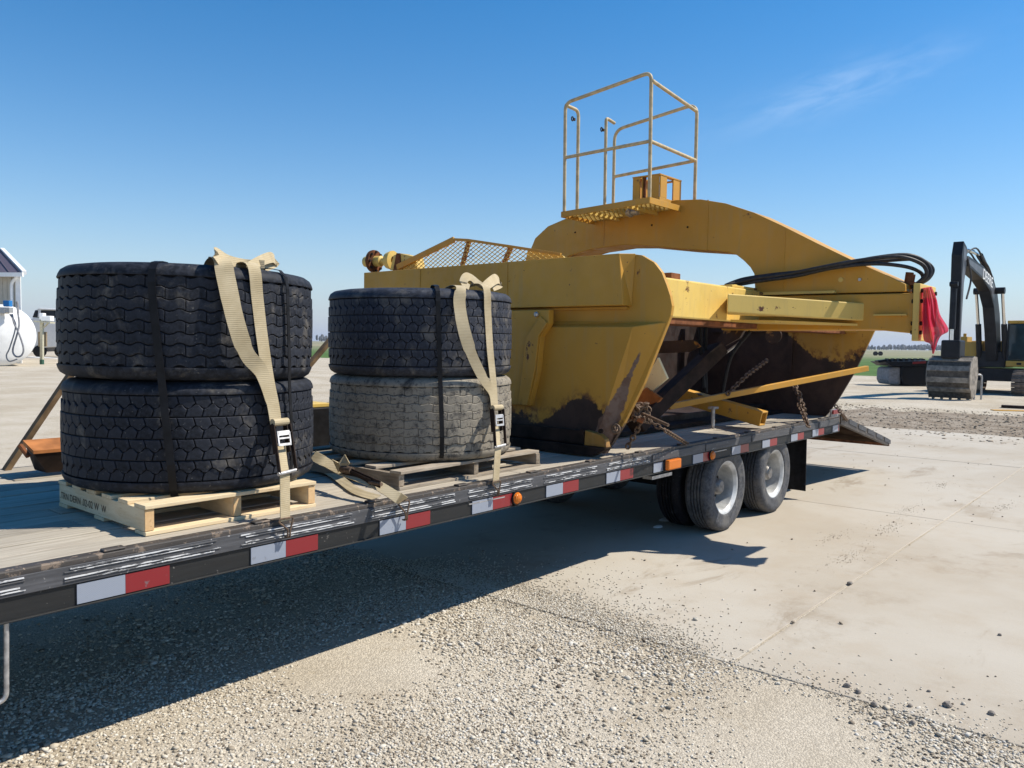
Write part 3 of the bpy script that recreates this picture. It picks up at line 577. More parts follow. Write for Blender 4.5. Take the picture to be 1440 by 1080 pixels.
# ============================================================ stacked tyres
def tyre(c,z0,z1,R,matb,matg,label,kind,rot=0,tilt=(0,0),rows=8):
    """kind: 'long' two-bump blocks, 'hex' paired hex rows"""
    zc=(z0+z1)/2; H=(z1-z0)/2; root=empty('tyre',(c[0],c[1],zc),label,'tyre','stacked used wide truck tyres')
    root.rotation_euler=(tilt[0],tilt[1],0)
    W=.178/.235*H; Rg=R-(.011 if kind!='worn' else .006)
    def crown(z): return -.030*(z/W)**4*.35-.004*(z/W)**2
    prof=[(.300,-H*.60),(.315,-H*.80),(.36,-H*.96),(.42,-H),(.49,-H*.992),(.530,-H*.962),(.551,-H*.905),(.560,-H*.84),(R-.0035,-W*1.03)]
    prof+=[(R-.004,-W*1.012),(Rg-.006,-W*1.005)]
    for i in range(9): z=-W+2*W*i/8; prof.append((Rg+crown(z)*.8,z*1.002))
    prof+=[(Rg-.006,W*1.005),(R-.004,W*1.012)]+[(r_,-z_) for r_,z_ in prof[:9][::-1]]
    prof+=[(.285,H*.5),(.30,H*.2),(.48,H*.1),(.52,0),(.48,-H*.1),(.30,-H*.2),(.285,-H*.5)]
    m=MB(); m.lathe((0,0,0),(0,0,1),prof,96,close=True)
    o=m.build('carcass',matg,None,smooth=True); o.parent=root
    # shoulder bands carry the block colour
    m=MB(); sh=[(.36,H*.965),(.42,H*1.006),(.49,H*.998),(.532,H*.968),(.553,H*.911),(.5615,H*.845),(R-.002,W*1.035),(R-.003,W*1.014)]
    m.lathe((0,0,0),(0,0,1),[(r_,z_) for r_,z_ in sh],96); m.lathe((0,0,0),(0,0,1),[(r_,-z_) for r_,z_ in sh],96)
    o=m.build('shoulder',matb,None,smooth=True); o.parent=root
    nw=44 if kind in('long','worn') else 54
    pitch=2*math.pi/nw; rh=2*W/rows; gap=.0042 if kind!='worn' else .0014; amp=.012 if kind=='long' else (.008 if kind=='worn' else .019)
    hexes=1 if kind=='hex' else 2
    meshes={}; slant=0
    def wave(u): # u in units of pitch, zigzag with plateaus
        u=u%1.; 
        if u<.22: return 1
        if u<.5: return 1-2*(u-.22)/.28
        if u<.72: return -1
        return -1+2*(u-.72)/.28
    def block(key,u0,u1,topw,botw,ps,slant=0):
        if key in meshes: return meshes[key]
        vs=[];fs=[]; cols=[]
        g=(.0022 if kind!='hex' else gap)/ (R*pitch)
        us=[u0+g*.5]; 
        k=u0
        pts=sorted({u0+(u1-u0)*i/ (5*hexes) for i in range(5*hexes+1)}); pts[0]=u0+g*.5; pts[-1]=u1-g*.5
        n=len(pts)
        for lvl,(rr,ins) in enumerate(((R-.014,0),(R-.0025,0),(R,.0022 if kind!='worn' else .003))):
            for i,uu in enumerate(pts):
                e=ins/(R*pitch); uc=uu+(e if i==0 else -e if i==n-1 else 0)
                zt=rh/2-gap*.5+(amp*.5*wave(uc+ps) if topw else 0)-ins; zb=-rh/2+gap*.5+(amp*.5*wave(uc+ps+ (0.5 if botw=='m' else 0)) if botw else 0)+ins
                for z in(zb,zt):
                    a=(uc+(slant*(z/rh) if slant else 0))*pitch; vs.append((rr*math.cos(a),rr*math.sin(a),z))
        L=2*n
        for i in range(n-1): fs.append((2*L+2*i,2*L+2*i+2,2*L+2*i+3,2*L+2*i+1))
        for a in(0,1):
            for i in range(n-1):
                fs.append((a*L+2*i,a*L+2*i+2,(a+1)*L+2*i+2,(a+1)*L+2*i)); fs.append((a*L+2*i+3,a*L+2*i+1,(a+1)*L+2*i+1,(a+1)*L+2*i+3))
            fs.append((a*L+1,a*L,(a+1)*L,(a+1)*L+1)); i=n-1; fs.append((a*L+2*i,a*L+2*i+1,(a+1)*L+2*i+1,(a+1)*L+2*i))
        me=bpy.data.meshes.new('tread_block'); me.from_pydata(vs,[],fs); me.materials.append(matb); meshes[key]=me; return me
    camang=math.atan2(cam.y-c[1],cam.x-c[0]); rest=[]
    for i in range(rows):
        z=-W+rh*(i+.5)
        if kind=='hex': topw=(i%2==0); botw=not topw; sh=.5*(i%2)
        else: topw=botw=True; sh=(i%2)*1.0
        for k in range(nw//hexes):
            # waves on a shared boundary must match: the wave phase is global, block start only shifts by whole pitches
            if kind=='hex': slant=(.2 if i%2==0 else -.2); key=(i%2,); u0,u1=(0,1); ps=.61 if i%2==0 else .11; ang=(k+sh)*pitch
            else: key=('l',); u0,u1=(0,2); ps=.39; ang=(2*k+sh)*pitch
            me=block(key,u0,u1,topw,botw,ps,slant); a=ang+rot
            d=abs(((a+pitch*.5*hexes-camang+math.pi)%(2*math.pi))-math.pi)
            s_=1+crown(z)/R
            if d<1.75 or kind!='hex':
                b=bpy.data.objects.new('tread_block',me); C.objects.link(b); b.parent=root; b.location=(0,0,z); b.rotation_euler=(0,0,a); b.scale=(s_,s_,1)
            else: rest.append((me,z,a,s_))
    if rest:
        m=MB()
        for me,z,a,s_ in rest:
            ca,sa=math.cos(a),math.sin(a); m.add([((v.co.x*ca-v.co.y*sa)*s_,(v.co.x*sa+v.co.y*ca)*s_,v.co.z+z) for v in me.vertices],[tuple(p.vertices) for p in me.polygons])
        o=m.build('far_tread_blocks',matb,None); o.parent=root; o['kind']='stuff'
    return root
T1=(1.977,.696); T2=(3.4825,.6865); TR_=.5665
tyre(T1,.936,1.419,TR_,RUB,RUBG,'lower tyre on the new pine pallet, small deep hexagonal tread blocks','hex',.1)
tyre((T1[0]-.012,T1[1]-.004),1.416,1.915,TR_+.002,RUB,RUBG,'upper tyre of the left stack, long wavy tread blocks and smooth shoulder','long',.33,(.0,.012))
tyre(T2,.918,1.405,TR_,RUBM,RUBMG,'lower tyre on the grey pallet, caked in pale dried mud','worn',.5)
tyre((T2[0]-.008,T2[1]),1.402,1.908,TR_+.001,RUBB,RUBG,'upper tyre of the right stack, bluish worn hexagonal tread','hex',.2,(0,-.006))
# black bands round each stack
def band(c,xt,yt,xb,yb,w,label):
    R1=TR_+.0165
    A=onC(xt,yt,c,R1); B=onC(xb,yb,c,R1)
    aA=math.atan2(A.y-c[1],A.x-c[0]); aB=math.atan2(B.y-c[1],B.x-c[0])
    pts=[];sd=[]
    seq=[(.30,1.70,aA),(.31,1.86,aA),(.36,1.908,aA),(.42,1.926,aA),(.49,1.924,aA),(.54,1.915,aA),(.575,1.885,aA),(R1+.002,1.83,aA)]
    for i in range(1,11): 
        t=i/11; z=1.80-t*.80; a=aA+(aB-aA)*t; rr=R1+.002-(.0 if abs(z-1.41)>.07 else .004); seq.append((rr,z,a))
    seq+=[(.570,.965,aB),(.545,.935,aB),(.50,.922,aB),(.42,.918,aB),(.30,.96,aB),(.29,1.15,aB),(.29,1.55,aA),(.30,1.70,aA)]
    for r_,z_,a in seq:
        pts.append((c[0]+r_*math.cos(a),c[1]+r_*math.sin(a),z_)); sd.append((-math.sin(a),math.cos(a),0))
    m=MB(); m.ribbon(pts,sd,w,.003); o=m.build('banding_strap',BLKP,None,loc=(c[0],c[1],.93)); tag(o,label,'strap','black bands round the tyre stacks')
band(T1,213,400,243,690,.031,'black band down the front of the left stack, left of the tan strap')
band(T1,404,400,411,680,.018,'thin black band at the right edge of the left tyre stack')
band(T2,616,420,622,650,.025,'black band down the front of the right tyre stack')
# ============================================================ tan ratchet straps
def rad(c,p): d=V(p.x-c[0],p.y-c[1],0).normalized(); return V(-d.y,d.x,0)
def ratchet_strap(c,legL,legR,wL,wR,rat,hook,hz,w,label,knot,zk):
    root=empty('ratchet_strap',(c[0],c[1],1.9),label,'strap','tan ratchet straps holding the load')
    R1=TR_
    m=MB(); P=[onC(x,y,c,R1+o_) for x,y,o_ in legL]; 
    top=P[0]; inn=V(c[0],c[1],0)-V(top.x,top.y,0); inn.normalize()
    P=[top+inn*.30+V(0,0,-.16),top+inn*.235+V(0,0,-.03),top+inn*.13+V(0,0,.012)]+P
    pp=cat(P,6); sd=[rad(c,p) for p in pp]; n=len(pp)
    m.ribbon(pp,sd,[w*wL[min(int(i/n*len(wL)),len(wL)-1)] for i in range(n)],.0025); m.build('loose_leg',STRAP,root,smooth=True)
    m=MB(); P=[onC(x,y,c,R1+o_) for x,y,o_ in legR]; top=P[0]; inn=V(c[0],c[1],0)-V(top.x,top.y,0); inn.normalize()
    P=[top+inn*.30+V(0,0,-.16),top+inn*.235+V(0,0,-.03),top+inn*.12+V(0,0,.012)]+P
    pp=cat(P,6); m.ribbon(pp,[rad(c,p) for p in pp],w*wR,.0025); m.build('taut_leg',STRAP,root,smooth=True)
    # bow of loose webbing on top
    for nm,kp,sdv,ww in knot:
        m=MB(); pp=cat([onC(x,y,c,R1-o_) for x,y,o_ in kp],6); m.ribbon(pp,sdv,[w*ww*(.75+.25*math.sin(i/len(pp)*3.1)) for i in range(len(pp))],.003); m.build('bow_loop',STRAP,root,smooth=True)
    # ratchet
    Rt=onC(rat[0][0],rat[0][1],c,R1+.035); Rb=atY(rat[1][0],rat[1][1],hook.y+.015); d=(Rb-Rt); L=d.length; d.normalize(); sd=rad(c,Rt); nn=sd.cross(d); 
    if nn.dot(cam-Rt)<0: nn=-nn
    def q(a,b,h): return Rt+d*(a*L)+sd*(b*w)+nn*h
    for s_ in(-1,1):
        m=MB(); m.beam(q(0,s_*.66,.0),q(.62,s_*.62,.002),.006,.028,up=nn); m.build('ratchet_side_plate',DRUST,root,bevel=.001)
        m=MB(); m.beam(q(.10,s_*.80,.02),q(1.02,s_*(.62 if s_<0 else 1.0),.012),.005,.018,up=nn); m.build('ratchet_handle_bar',DRUST,root)
    m=MB(); m.tube([q(.04,-.72,.012),q(.04,.72,.012)],.017,12); m.build('webbing_roll',STRAP,root,smooth=True)
    m=MB(); m.beam(q(.28,-.6,.028),q(.28,.6,.028),.022,.004,up=nn); m.beam(q(.50,-.6,.028),q(.50,.6,.028),.012,.004,up=nn); m.beam(q(.26,-.56,.028),q(.52,-.56,.028),.008,.004,up=nn); m.beam(q(.26,.56,.028),q(.52,.56,.028),.008,.004,up=nn); m.beam(q(.38,-.5,.029),q(.38,.5,.029),.008,.004,up=nn); m.build('ratchet_pawl',STEEL,root,bevel=.001)
    m=MB(); m.tube([q(1.02,-.75,.012),q(.99,1.05,.012)],.0085,10); m.build('ratchet_grip',STEEL,root,smooth=True)
    m=MB(); pp=[q(.45,0,-.004),q(.8,0,-.006),q(1.05,0,0),hook+V(0,.0,hz)]; m.ribbon(pp,sd,w*.92,.004); m.build('lower_webbing',STRAP,root)
    hook_on(root,hook,hz,w,sd)
    return root
def hook_on(root,hook,hz,w,sd):
    X=V(1,0,0)
    m=MB(); t=hook+V(0,-.006,hz)
    m.tube(fillet([hook+X*.004+V(0,.008,-.055),hook+X*.004+V(0,-.012,-.055),hook+X*.006+V(0,-.012,-.02),t-X*(w*.62)+V(0,0,.0),t-X*(w*.55)+V(0,0,.012),t+X*(w*.55)+V(0,0,.012),t+X*(w*.62),hook+X*.018+V(0,-.012,-.02),hook+X*.016+V(0,-.012,-.055),hook+X*.016+V(0,.008,-.055)],.006,3),.0042,8); m.build('wire_hook',CHAIN,root,smooth=True)
X=V(1,0,0); Yv=V(0,1,0)
hk=atY(401,738,-.022)
ratchet_strap(T1,[(312,365,.004),(318,392,.03),(331,450,.055),(347,497,.045),(367,522,.03),(381,560,.03),(387,592,.034)],
 [(356,374,.003),(362,420,.006),(368,470,.010),(377,530,.016),(386,575,.026),(388,594,.036)],[.75,1,1.25,1.35,1.3,1.15,1.1,1],1.0,((391,592),(400,665)),hk,.018,.058,
 'wide tan ratchet strap tied in a bow over the left tyre stack',
 [('a',[(372,372,.05),(345,371,.10),(322,366,.06),(306,356,.02),(303,358,-.02),(309,369,-.01)],(0,.3,1),.85),('b',[(352,374,.04),(368,366,.08),(382,362,.12),(386,368,.14),(374,374,.13),(362,376,.10)],(.2,.5,1),.9)],1.9)
hk2=atY(697,684,-.022)
ratchet_strap(T2,[(648,404,.004),(646,425,.03),(652,462,.055),(664,500,.04),(680,533,.02),(692,552,.02),(695,572,.03)],
 [(683,403,.003),(686,440,.005),(689,490,.008),(694,540,.014),(696,573,.03)],[.6,.7,1,1.25,1.3,1.1,1,1],.95,((697,572),(700,628)),hk2,.018,.058,
 'pale tan ratchet strap tied in a bow over the right tyre stack',
 [('a',[(683,405,.05),(672,398,.08),(662,390,.10),(655,390,.08),(652,398,.06),(660,404,.05)],(.2,.5,1),.9),('b',[(680,405,.04),(688,398,.06),(698,392,.10),(703,398,.12),(692,404,.10)],(.1,.5,1),1.1)],1.9)
# third strap lying loose between the stacks
root=empty('ratchet_strap',(2.75,.5,.85),'dirty tan strap with ratchet lying between the stacks, hooked to the rail','strap','tan ratchet straps holding the load')
pp=cat([atZ(440,640,1.0),atZ(458,650,.955),atZ(480,662,.93),atZ(505,672,.92),atZ(530,682,.90),atZ(560,700,.85),atY(567,704,-.02)],5)
m=MB(); m.ribbon(pp,[V(.75,-.2,.4)]*len(pp),.055,.004); m.build('webbing',STRAP,root,smooth=True)
pp=cat([atZ(440,652,.84),atZ(470,668,.84),atZ(500,690,.832),atZ(530,700,.828)],5); m=MB(); m.ribbon(pp,[V(.8,-.3,.3)]*len(pp),.05,.004); m.build('webbing_tail',STRAP,root,smooth=True)
a=atZ(488,665,.93); b=atZ(528,683,.90); d=(b-a).normalized()
for s_ in(-.035,0.035):
    m=MB(); m.beam(a+V(0,s_,.01),b+V(0,s_,.01),.006,.035); m.build('ratchet_side_plate',DRUST,root)
m=MB(); m.tube([a+V(0,-.04,.015),a+V(0,.04,.015)],.02,10); m.build('ratchet_spool',CHAIN,root,smooth=True); m=MB(); m.tube([b+V(0,-.045,.012),b+V(0,.045,.012)],.009,10); m.build('ratchet_axle',CHAIN,root,smooth=True)
m=MB(); m.ribbon([a+d*.0+V(0,0,.03),a+d*-.05+V(0,0,.06),a+d*-.11+V(0,0,.035),a+d*-.06+V(0,0,.01)],[V(0,1,0)]*4,.055,.004); m.build('webbing_roll',STRAP,root)
hook_on(root,atY(567,716,-.022),.03,.058,X)
# ============================================================ load at the left and between stacks
m=MB(); A=atY(8,662,2.28); B=atY(112,508,2.28); m.beam(A,B,.03,.055,up=(0,1,0)); o=m.build('rusty_bar',BARB,None,loc=A); tag(o,'long rusty brown bar leaning up behind the left tyre stack','bar','rusty bars at the far deck edge')
m=MB(); A=atY(425,525,2.28); B=atY(475,466,2.28); m.beam(A,B,.03,.055,up=(0,1,0)); o=m.build('rusty_bar',BARB,None,loc=A); tag(o,'rusty brown bar crossing the gap between the two tyre stacks','bar','rusty bars at the far deck edge')
tr=empty('steel_trough',atZ(70,655,.82),'rust orange steel trough on the far side of the deck by the left stack','trough')
yy=1.95
a0=atY(32,619,yy+.10); a1=V(2.35,yy+.10,a0.z)
b0=atY(47,634,yy-.12); b1=V(2.35,yy-.12,b0.z)
m=MB(); c0_=V(b0.x+.03,yy-.02,.832); m.add([a0,V(2.35,a0.y,a0.z),V(2.35,b0.y,b0.z),b0,a0-V(0,0,.018),V(2.35,a0.y,a0.z-.018),V(2.35,b0.y,b0.z-.018),b0-V(0,0,.018)],[(0,1,2,3),(7,6,5,4),(0,3,7,4),(3,2,6,7),(1,5,6,2),(0,4,5,1)]); m.build('top_flange',RUSTO,tr)
m=MB(); m.prism([V(b0.x+.005,b0.y+.004,b0.z-.019),V(2.35,b0.y+.004,b0.z-.019),V(2.35,b0.y+.05,.835),V(b0.x+.085,b0.y+.05,.835)],(0,.012,0)); m.prism([V(a0.x+.01,a0.y,a0.z-.019),V(b0.x+.006,b0.y+.01,b0.z-.019),V(b0.x+.085,b0.y+.05,.835),V(b0.x+.08,a0.y,.835)],(.012,0,0)); m.build('side_wall',DRUST,tr)  # walls darker than the lit top flange, shade put into their colour
m=MB(); m.tube([atY(28,626,yy),atY(40,642,yy-.05)],.014,8); m.build('end_roll',RUSTY,tr,smooth=True)
tb=empty('tool_box',(3.1,1.75,.82),'black steel box with yellow lid behind the gap between the stacks','box')
m=MB(); m.b2((2.75,1.75,.822),(3.9,2.15,1.12)); m.build('box_body',BLKP,tb,bevel=.008)
m=MB(); m.b2((3.12,1.76,1.122),(3.6,2.13,1.150)); m.build('box_lid',YELWSUN,tb,bevel=.004)
# ============================================================ scraper
SC=empty('scraper',(6.9,1.2,.83),'big worn yellow earth scraper bowl loaded sideways on the trailer with railing on top','scraper')
X0,X1=4.70,9.13
side=[(-.085,2.216),(-.15,2.205),(-.248,2.150),(-.305,2.085),(-.342,2.005),(-.372,1.93),(-.388,1.862),(-.380,1.80),(-.362,1.755),(-.188,1.341),(-.027,1.039),(.057,.909),(.108,.838),(2.50,.838),(2.66,1.2),(2.66,2.207)]
def yz(P,X): return [V(X,a,b) for a,b in P]
m=MB(); m.prism(yz(side,X0),(.035,0,0)); m.build('side_plate',YSIDE,SC,bevel=.004)
m=MB(); m.prism(yz(side,X1),(.035,0,0)); m.build('side_plate',YFAR,SC,bevel=.004)
# stacked top box rail on the near side, its end folded back to the plate
m=MB(); A=yz([(2.62,2.205),(-.035,2.214),(-.075,1.868),(2.62,1.862)],4.60); B=[V(4.699,2.62,2.209),V(4.699,-.105,2.218),V(4.699,-.083,1.866),V(4.699,2.62,1.86)]
m.loft(A,B); m.build('top_rail',YEL,SC,bevel=.004)
# lower skin bulging out with chamfers
A=yz([(2.60,1.715),(-.135,1.725),(.095,1.07),(.16,.95),(2.60,.95)],4.635); B=yz([(2.60,1.80),(-.355,1.757),(.050,.93),(.11,.86),(2.60,.86)],4.699)
m=MB(); m.loft(A,B); m.build('lower_skin',YSIDE,SC,bevel=.006)
# hanging bracket plate with bolt
brk=[(1.6,1.845),(.530,1.845),(.530,1.745),(.605,1.65),(.63,1.40),(.70,1.145),(1.6,1.14)]
m=MB(); m.prism(yz(brk,4.575),(.058,0,0)); bk=m.build('bracket_plate',YSIDE2:=yellow('bracket_yellow_paint',.22,.08,rust=.6),SC,bevel=.004)
m=MB(); m.prism(yz([(.60,1.80),(.535,1.75),(.61,1.655),(.64,1.41),(.705,1.15),(.80,1.15),(.76,1.40),(.735,1.64)],4.561),(.0125,0,0)); m.build('bracket_flange',YSIDE2,SC,bevel=.003)
bp=atX(755,442,4.575); m=MB(); m.lathe(bp,(-1,0,0),[(.0,.022),(.012,.022),(.02,.014),(.02,.0)],6); m.build('bolt_head',STEEL,bk,smooth=False)
m=MB(); m.lathe(atX(739,566,4.575),(-1,0,0),[(0,.01),(.02,.01),(.02,0)],16); m.build('bolt_head',DRUST,bk)
# horizontal ledge seam
m=MB(); m.b2((4.672,-.06,1.845),(4.699,2.6,1.861)); m.build('ledge',YEL,SC)
# cutting edge bars and toe
m=MB(); m.prism([V(4.59,.215,1.0),V(4.59,2.5,1.0),V(4.59,2.5,.905),V(4.59,.215,.905)],(.044,0,0)); m.build('wear_bar',DRUST,SC,bevel=.004)
m=MB(); m.prism(yz([(.08,.985),(.20,1.005),(.205,.90),(.02,.90),(.035,.955)],4.58),(.054,0,0)); m.build('toe_plate',yellow('rusty_toe_yellow',.02,.1,rust=1.3,base=(.36,.19,.04)),SC,bevel=.004)
m=MB(); m.prism(yz([(.00,.899),(2.5,.899),(2.5,.836),(.13,.831),(.07,.86)],4.56),(.075,0,0)); m.build('cutting_edge',DRUST,SC,bevel=.003)
m=MB(); m.lathe(atX(820,606,4.575),(-1,0,0),[(0,.02),(.016,.02),(.016,0)],8); m.lathe(atX(846,606,4.575),(-1,0,0),[(0,.02),(.016,.02),(.016,0)],8); m.build('bolt_heads',DRUST,SC)
m=MB(); c=atX(866,603,4.60); m.tube([c+V(.0,.03*math.cos(a),.028*math.sin(a)) for a in np.linspace(0,2*math.pi,14)[:-1]],.009,8,closed=True); m.build('tie_ring',CHAIN,SC,smooth=True)
# bowl: floor, ejector wall, back
m=MB(); m.b2((X0+.036,.80,.842),(X1-.002,2.5,.93)); m.build('bowl_floor',YIN,SC)
m=MB(); m.b2((X0+.036,.60,.838),(X1-.002,.86,.875)); m.build('cutting_blade',DRUST,SC)
m=MB(); m.b2((X0+.036,1.60,.935),(X1-.002,1.66,1.86)); m.build('ejector_wall',YIN,SC)
for xx in (5.6,6.4,7.6,8.5):
    m=MB(); m.b2((xx,1.54,.95),(xx+.06,1.598,1.8)); m.build('ejector_rib',YIN,SC)
m=MB(); m.b2((X0+.036,2.5,.9),(X1-.002,2.56,1.9)); m.build('back_wall',YEL,SC)
# features on the inner face of the far plate
m=MB(); m.b2((X1-.03,.50,1.3),(X1-.002,.55,1.80)); m.b2((X1-.05,-.20,1.775),(X1-.002,1.5,1.80)); m.build('inner_rib',YFAR,SC)
# cross tube
m=MB(); m.b2((X0+.036,-.10,1.805),(X1-.002,.20,2.09)); m.build('cross_tube',YELWSUN,SC,bevel=.012)
m=MB(); m.b2((X0+.036,-.085,1.76),(X1-.002,.18,1.803)); m.build('cross_tube_flange',RUSTY,SC,bevel=.004)
# neck arch: box section
arch=[(2.62,1.95),(2.60,2.35),(2.495,2.604),(2.429,2.729),(2.258,2.843),(1.981,2.915),(1.542,2.945),(1.133,2.964),(0.75,2.962),(0.495,2.943),(0.249,2.882),(-0.02,2.775),(-0.278,2.640),(-0.585,2.467),(-0.875,2.310),(-1.15,2.175),(-1.27,2.108),(-1.275,2.048),(-0.053,2.055),(-0.037,2.241),(0.0,2.30),(0.06,2.36),(0.134,2.418),(0.21,2.444),(0.305,2.46),(0.663,2.502),(1.124,2.570),(1.367,2.585),(1.706,2.565),(1.972,2.515),(2.11,2.44),(2.18,2.30),(2.2,1.95)]
XA,XB=6.77,7.12
m=MB(); m.prism(yz(arch,XA),(XB-XA,0,0)); m.build('neck_arch',YEL,SC,bevel=.006)
for yy_,z0_,z1_ in((1.55,2.60,2.94),(.42,2.475,2.93),(-.30,2.06,2.61)):
    m=MB(); m.b2((XA-.004,yy_-.006,z0_),(XA-.0005,yy_+.006,z1_)); m.build('weld_seam',YEL,SC)
for p_ in((1.0,2.75),(.62,2.7),(-.5,2.25),(1.9,2.75)):
    m=MB(); m.lathe((XA-.0005,p_[0],p_[1]),(-1,0,0),[(0,.006),(.008,.006),(.01,0)],8); m.build('plug_bolt',DRUST,SC)
for yy_ in(.95,1.9):
    m=MB(); m.b2((4.5955,yy_-.005,1.87),(4.5995,yy_+.005,2.20)); m.build('weld_seam',YEL,SC)
# drawbar
m=MB(); m.prism(yz([(.25,2.045),(-1.345,2.035),(-1.345,1.722),(-1.06,1.752),(.25,1.748)],XA-.02),(XB-XA+.04,0,0)); m.build('drawbar',YEL,SC,bevel=.010)
m=MB(); m.b2((XA-.06,-1.30,1.862),(XA-.022,-1.06,1.872)); m.build('drawbar_gusset',YELWSUN,SC)
m=MB(); m.prism(yz([(-.10,2.05),(-.10,2.075),(-.75,2.07),(-.75,2.05)],XA-.05),(.40,0,0)); m.build('seam_plate',YELWSUN,SC)
FL=[(-.0,0)]
m=MB(); m.b2((XA-.07,-1.395,1.665),(XB+.07,-1.347,2.105)); fl=m.build('hitch_flange',YELWSUN,SC,bevel=.006)
m=MB()
for zz in(1.73,1.80,1.97,2.05):
    for xx in(XA-.04,XB+.04): m.lathe((xx,-1.395,zz),(0,-1,0),[(0,.014),(.016,.014),(.016,0)],8); m.lathe((xx,-1.347,zz),(0,1,0),[(0,.014),(.016,.014),(.016,0)],8)
m.build('flange_bolts',DRUST,fl)
m=MB(); m.b2((XA+.06,-1.43,1.78),(XB-.04,-1.396,2.0)); m.build('hitch_pad',DRUST,SC,bevel=.005)
for a in((-.98,2.30),(-1.06,2.32)): pass
m=MB(); m.lathe((XA,-.93,2.155),(-1,0,0),[(0,.012),(.012,.012),(.014,0)],16); m.build('arch_bolt',STEEL,SC); m=MB(); m.lathe((XA,-.78,2.16),(-1,0,0),[(0,.006),(.019,.006),(.021,0)],20); m.build('arch_plug',YELWSUN,SC)
# draft arm from cross tube to drawbar (near side)
m=MB(); a=atY(1023,426,-.30); b=V(6.79,-1.0,1.893); c=V(6.79,-.84,1.893); d=atY(1023,426,-.101); AL=a; hh=V(0,0,.07); q_=[a,b,c,V(d.x,d.y,a.z)]; m.loft([p-hh for p in q_],[p+hh for p in q_]); m.build('draft_arm',YELWSUN,SC,bevel=.008)
m=MB(); m.beam(V(7.9,-.15,1.95),V(7.14,-1.0,1.895),.15,.142); m.build('draft_arm',YELWSUN,SC,bevel=.008)
m=MB(); m.prism([V(6.15,-.12,1.82),V(6.25,-.45,1.815),V(6.76,-.94,1.80),V(6.78,-.12,1.82)],(0,0,-.018)); m.build('gusset_plate',YELWSUN,SC)
m=MB(); m.b2((6.25,-.08,2.093),(6.74,.14,2.112)); m.b2((6.42,-.02,2.113),(6.50,.06,2.127)); m.build('top_plate',YELWSUN,SC,bevel=.003)
p=atX(943,388,5.4); m=MB(); m.b2((p.x-.06,p.y-.04,2.09),(p.x+.08,p.y+.08,p.z+.02)); m.build('lug',RUSTY,SC,bevel=.004)
# apron arm: dark diagonal beam, pale plate behind has sunlight put into its colour
a=atX(893,600,5.35); b=atX(1010,490,6.3); m=MB(); m.beam(a,b,.11,.16,up=(0,-1,.4)); m.build('apron_arm',DRUST,SC,bevel=.004)
m=MB(); m.prism([atX(900,548,5.6),atX(925,503,5.6),atX(938,532,5.6),atX(905,560,5.6)],(.03,0,0)); m.build('apron_plate',yellow('sunlit_pale_yellow',None,rust=.1,base=(.85,.76,.48)),SC)
m=MB(); m.prism([atX(880,575,5.5),atX(908,545,5.5),atX(930,560,5.5),atX(895,600,5.5)],(.03,0,0)); m.build('apron_plate',RUSTO,SC)
m=MB(); m.beam(atX(940,572,6.6),V(8.98,-.36,atX(1222,518,8.98).z),.05,.055); m.build('apron_bar',YEL,SC,bevel=.004)
# yellow lugs and boss on the underside
m=MB(); m.prism([atX(1008,478,6.9),atX(1025,455,6.9),atX(1050,458,6.9),atX(1040,475,6.9),atX(1020,486,6.9)],(.04,0,0)); m.build('lift_lug',LUGM:=yellow('rust_stained_yellow',.95,.45,rust=1.2,base=(.34,.17,.035)),SC)
m=MB(); m.lathe(atX(1088,472,8.6),(-1,-.2,0),[(0,.03),(.085,.03),(.09,0)],20); m.build('pivot_boss',LUGM,SC,smooth=True)
m=MB(); m.prism([atX(925,480,6.0),atX(975,478,6.0),atX(984,487,6.0),atX(970,495,6.0),atX(925,497,6.0)],(.03,0,0)); m.build('inner_brace',LUGM,SC)
for pts,r_ in(([(985,450,6.15),(986,490,6.15),(990,545,6.15)],.018),([(993,450,6.2),(992,500,6.2),(993,552,6.2)],.014),([(1055,466,6.5),(1035,490,6.5),(1025,510,6.5),(1016,552,6.5)],.017)):
    m=MB(); m.tube(cat([atX(*q) for q in pts],5),r_,8); m.build('cylinder_rod',BLKP,SC,smooth=True)
m=MB(); m.tube([atX(995,515,6.4),atX(1045,478,6.7)],.012,8); m.build('linkage_rod',STEEL,SC,smooth=True)
# loose square tube (tongue) resting on the deck, open end to the right
root=empty('square_tube',V(7.2,0,.84),'yellow square steel tube lying on the deck with open black end','tube')
E=V(7.26,.04,.93); B_=atX(942,551,7.25)
m=MB(); m.beam(B_,E,.14,.14,hollow=True); m.build('tube_wall',YEL,root,bevel=.006)
m=MB(); d=(B_-E).normalized(); m.beam(E+d*.12,E+d*.13,.104,.104); m.build('tube_shade_plug',BLKP,root)  # black plate stands in for the shade inside the open tube
q=atX(1003,575,6.95); m=MB(); m.tube([q,q+V(0,0,-.16)],.018,10); m.b2((q.x-.05,q.y-.03,q.z),(q.x+.05,q.y+.03,q.z+.02)); m.tube([q+V(0,0,-.15),q+V(.03,0,-.22)],.012,8); m.build('jack_pin',STEEL,root)
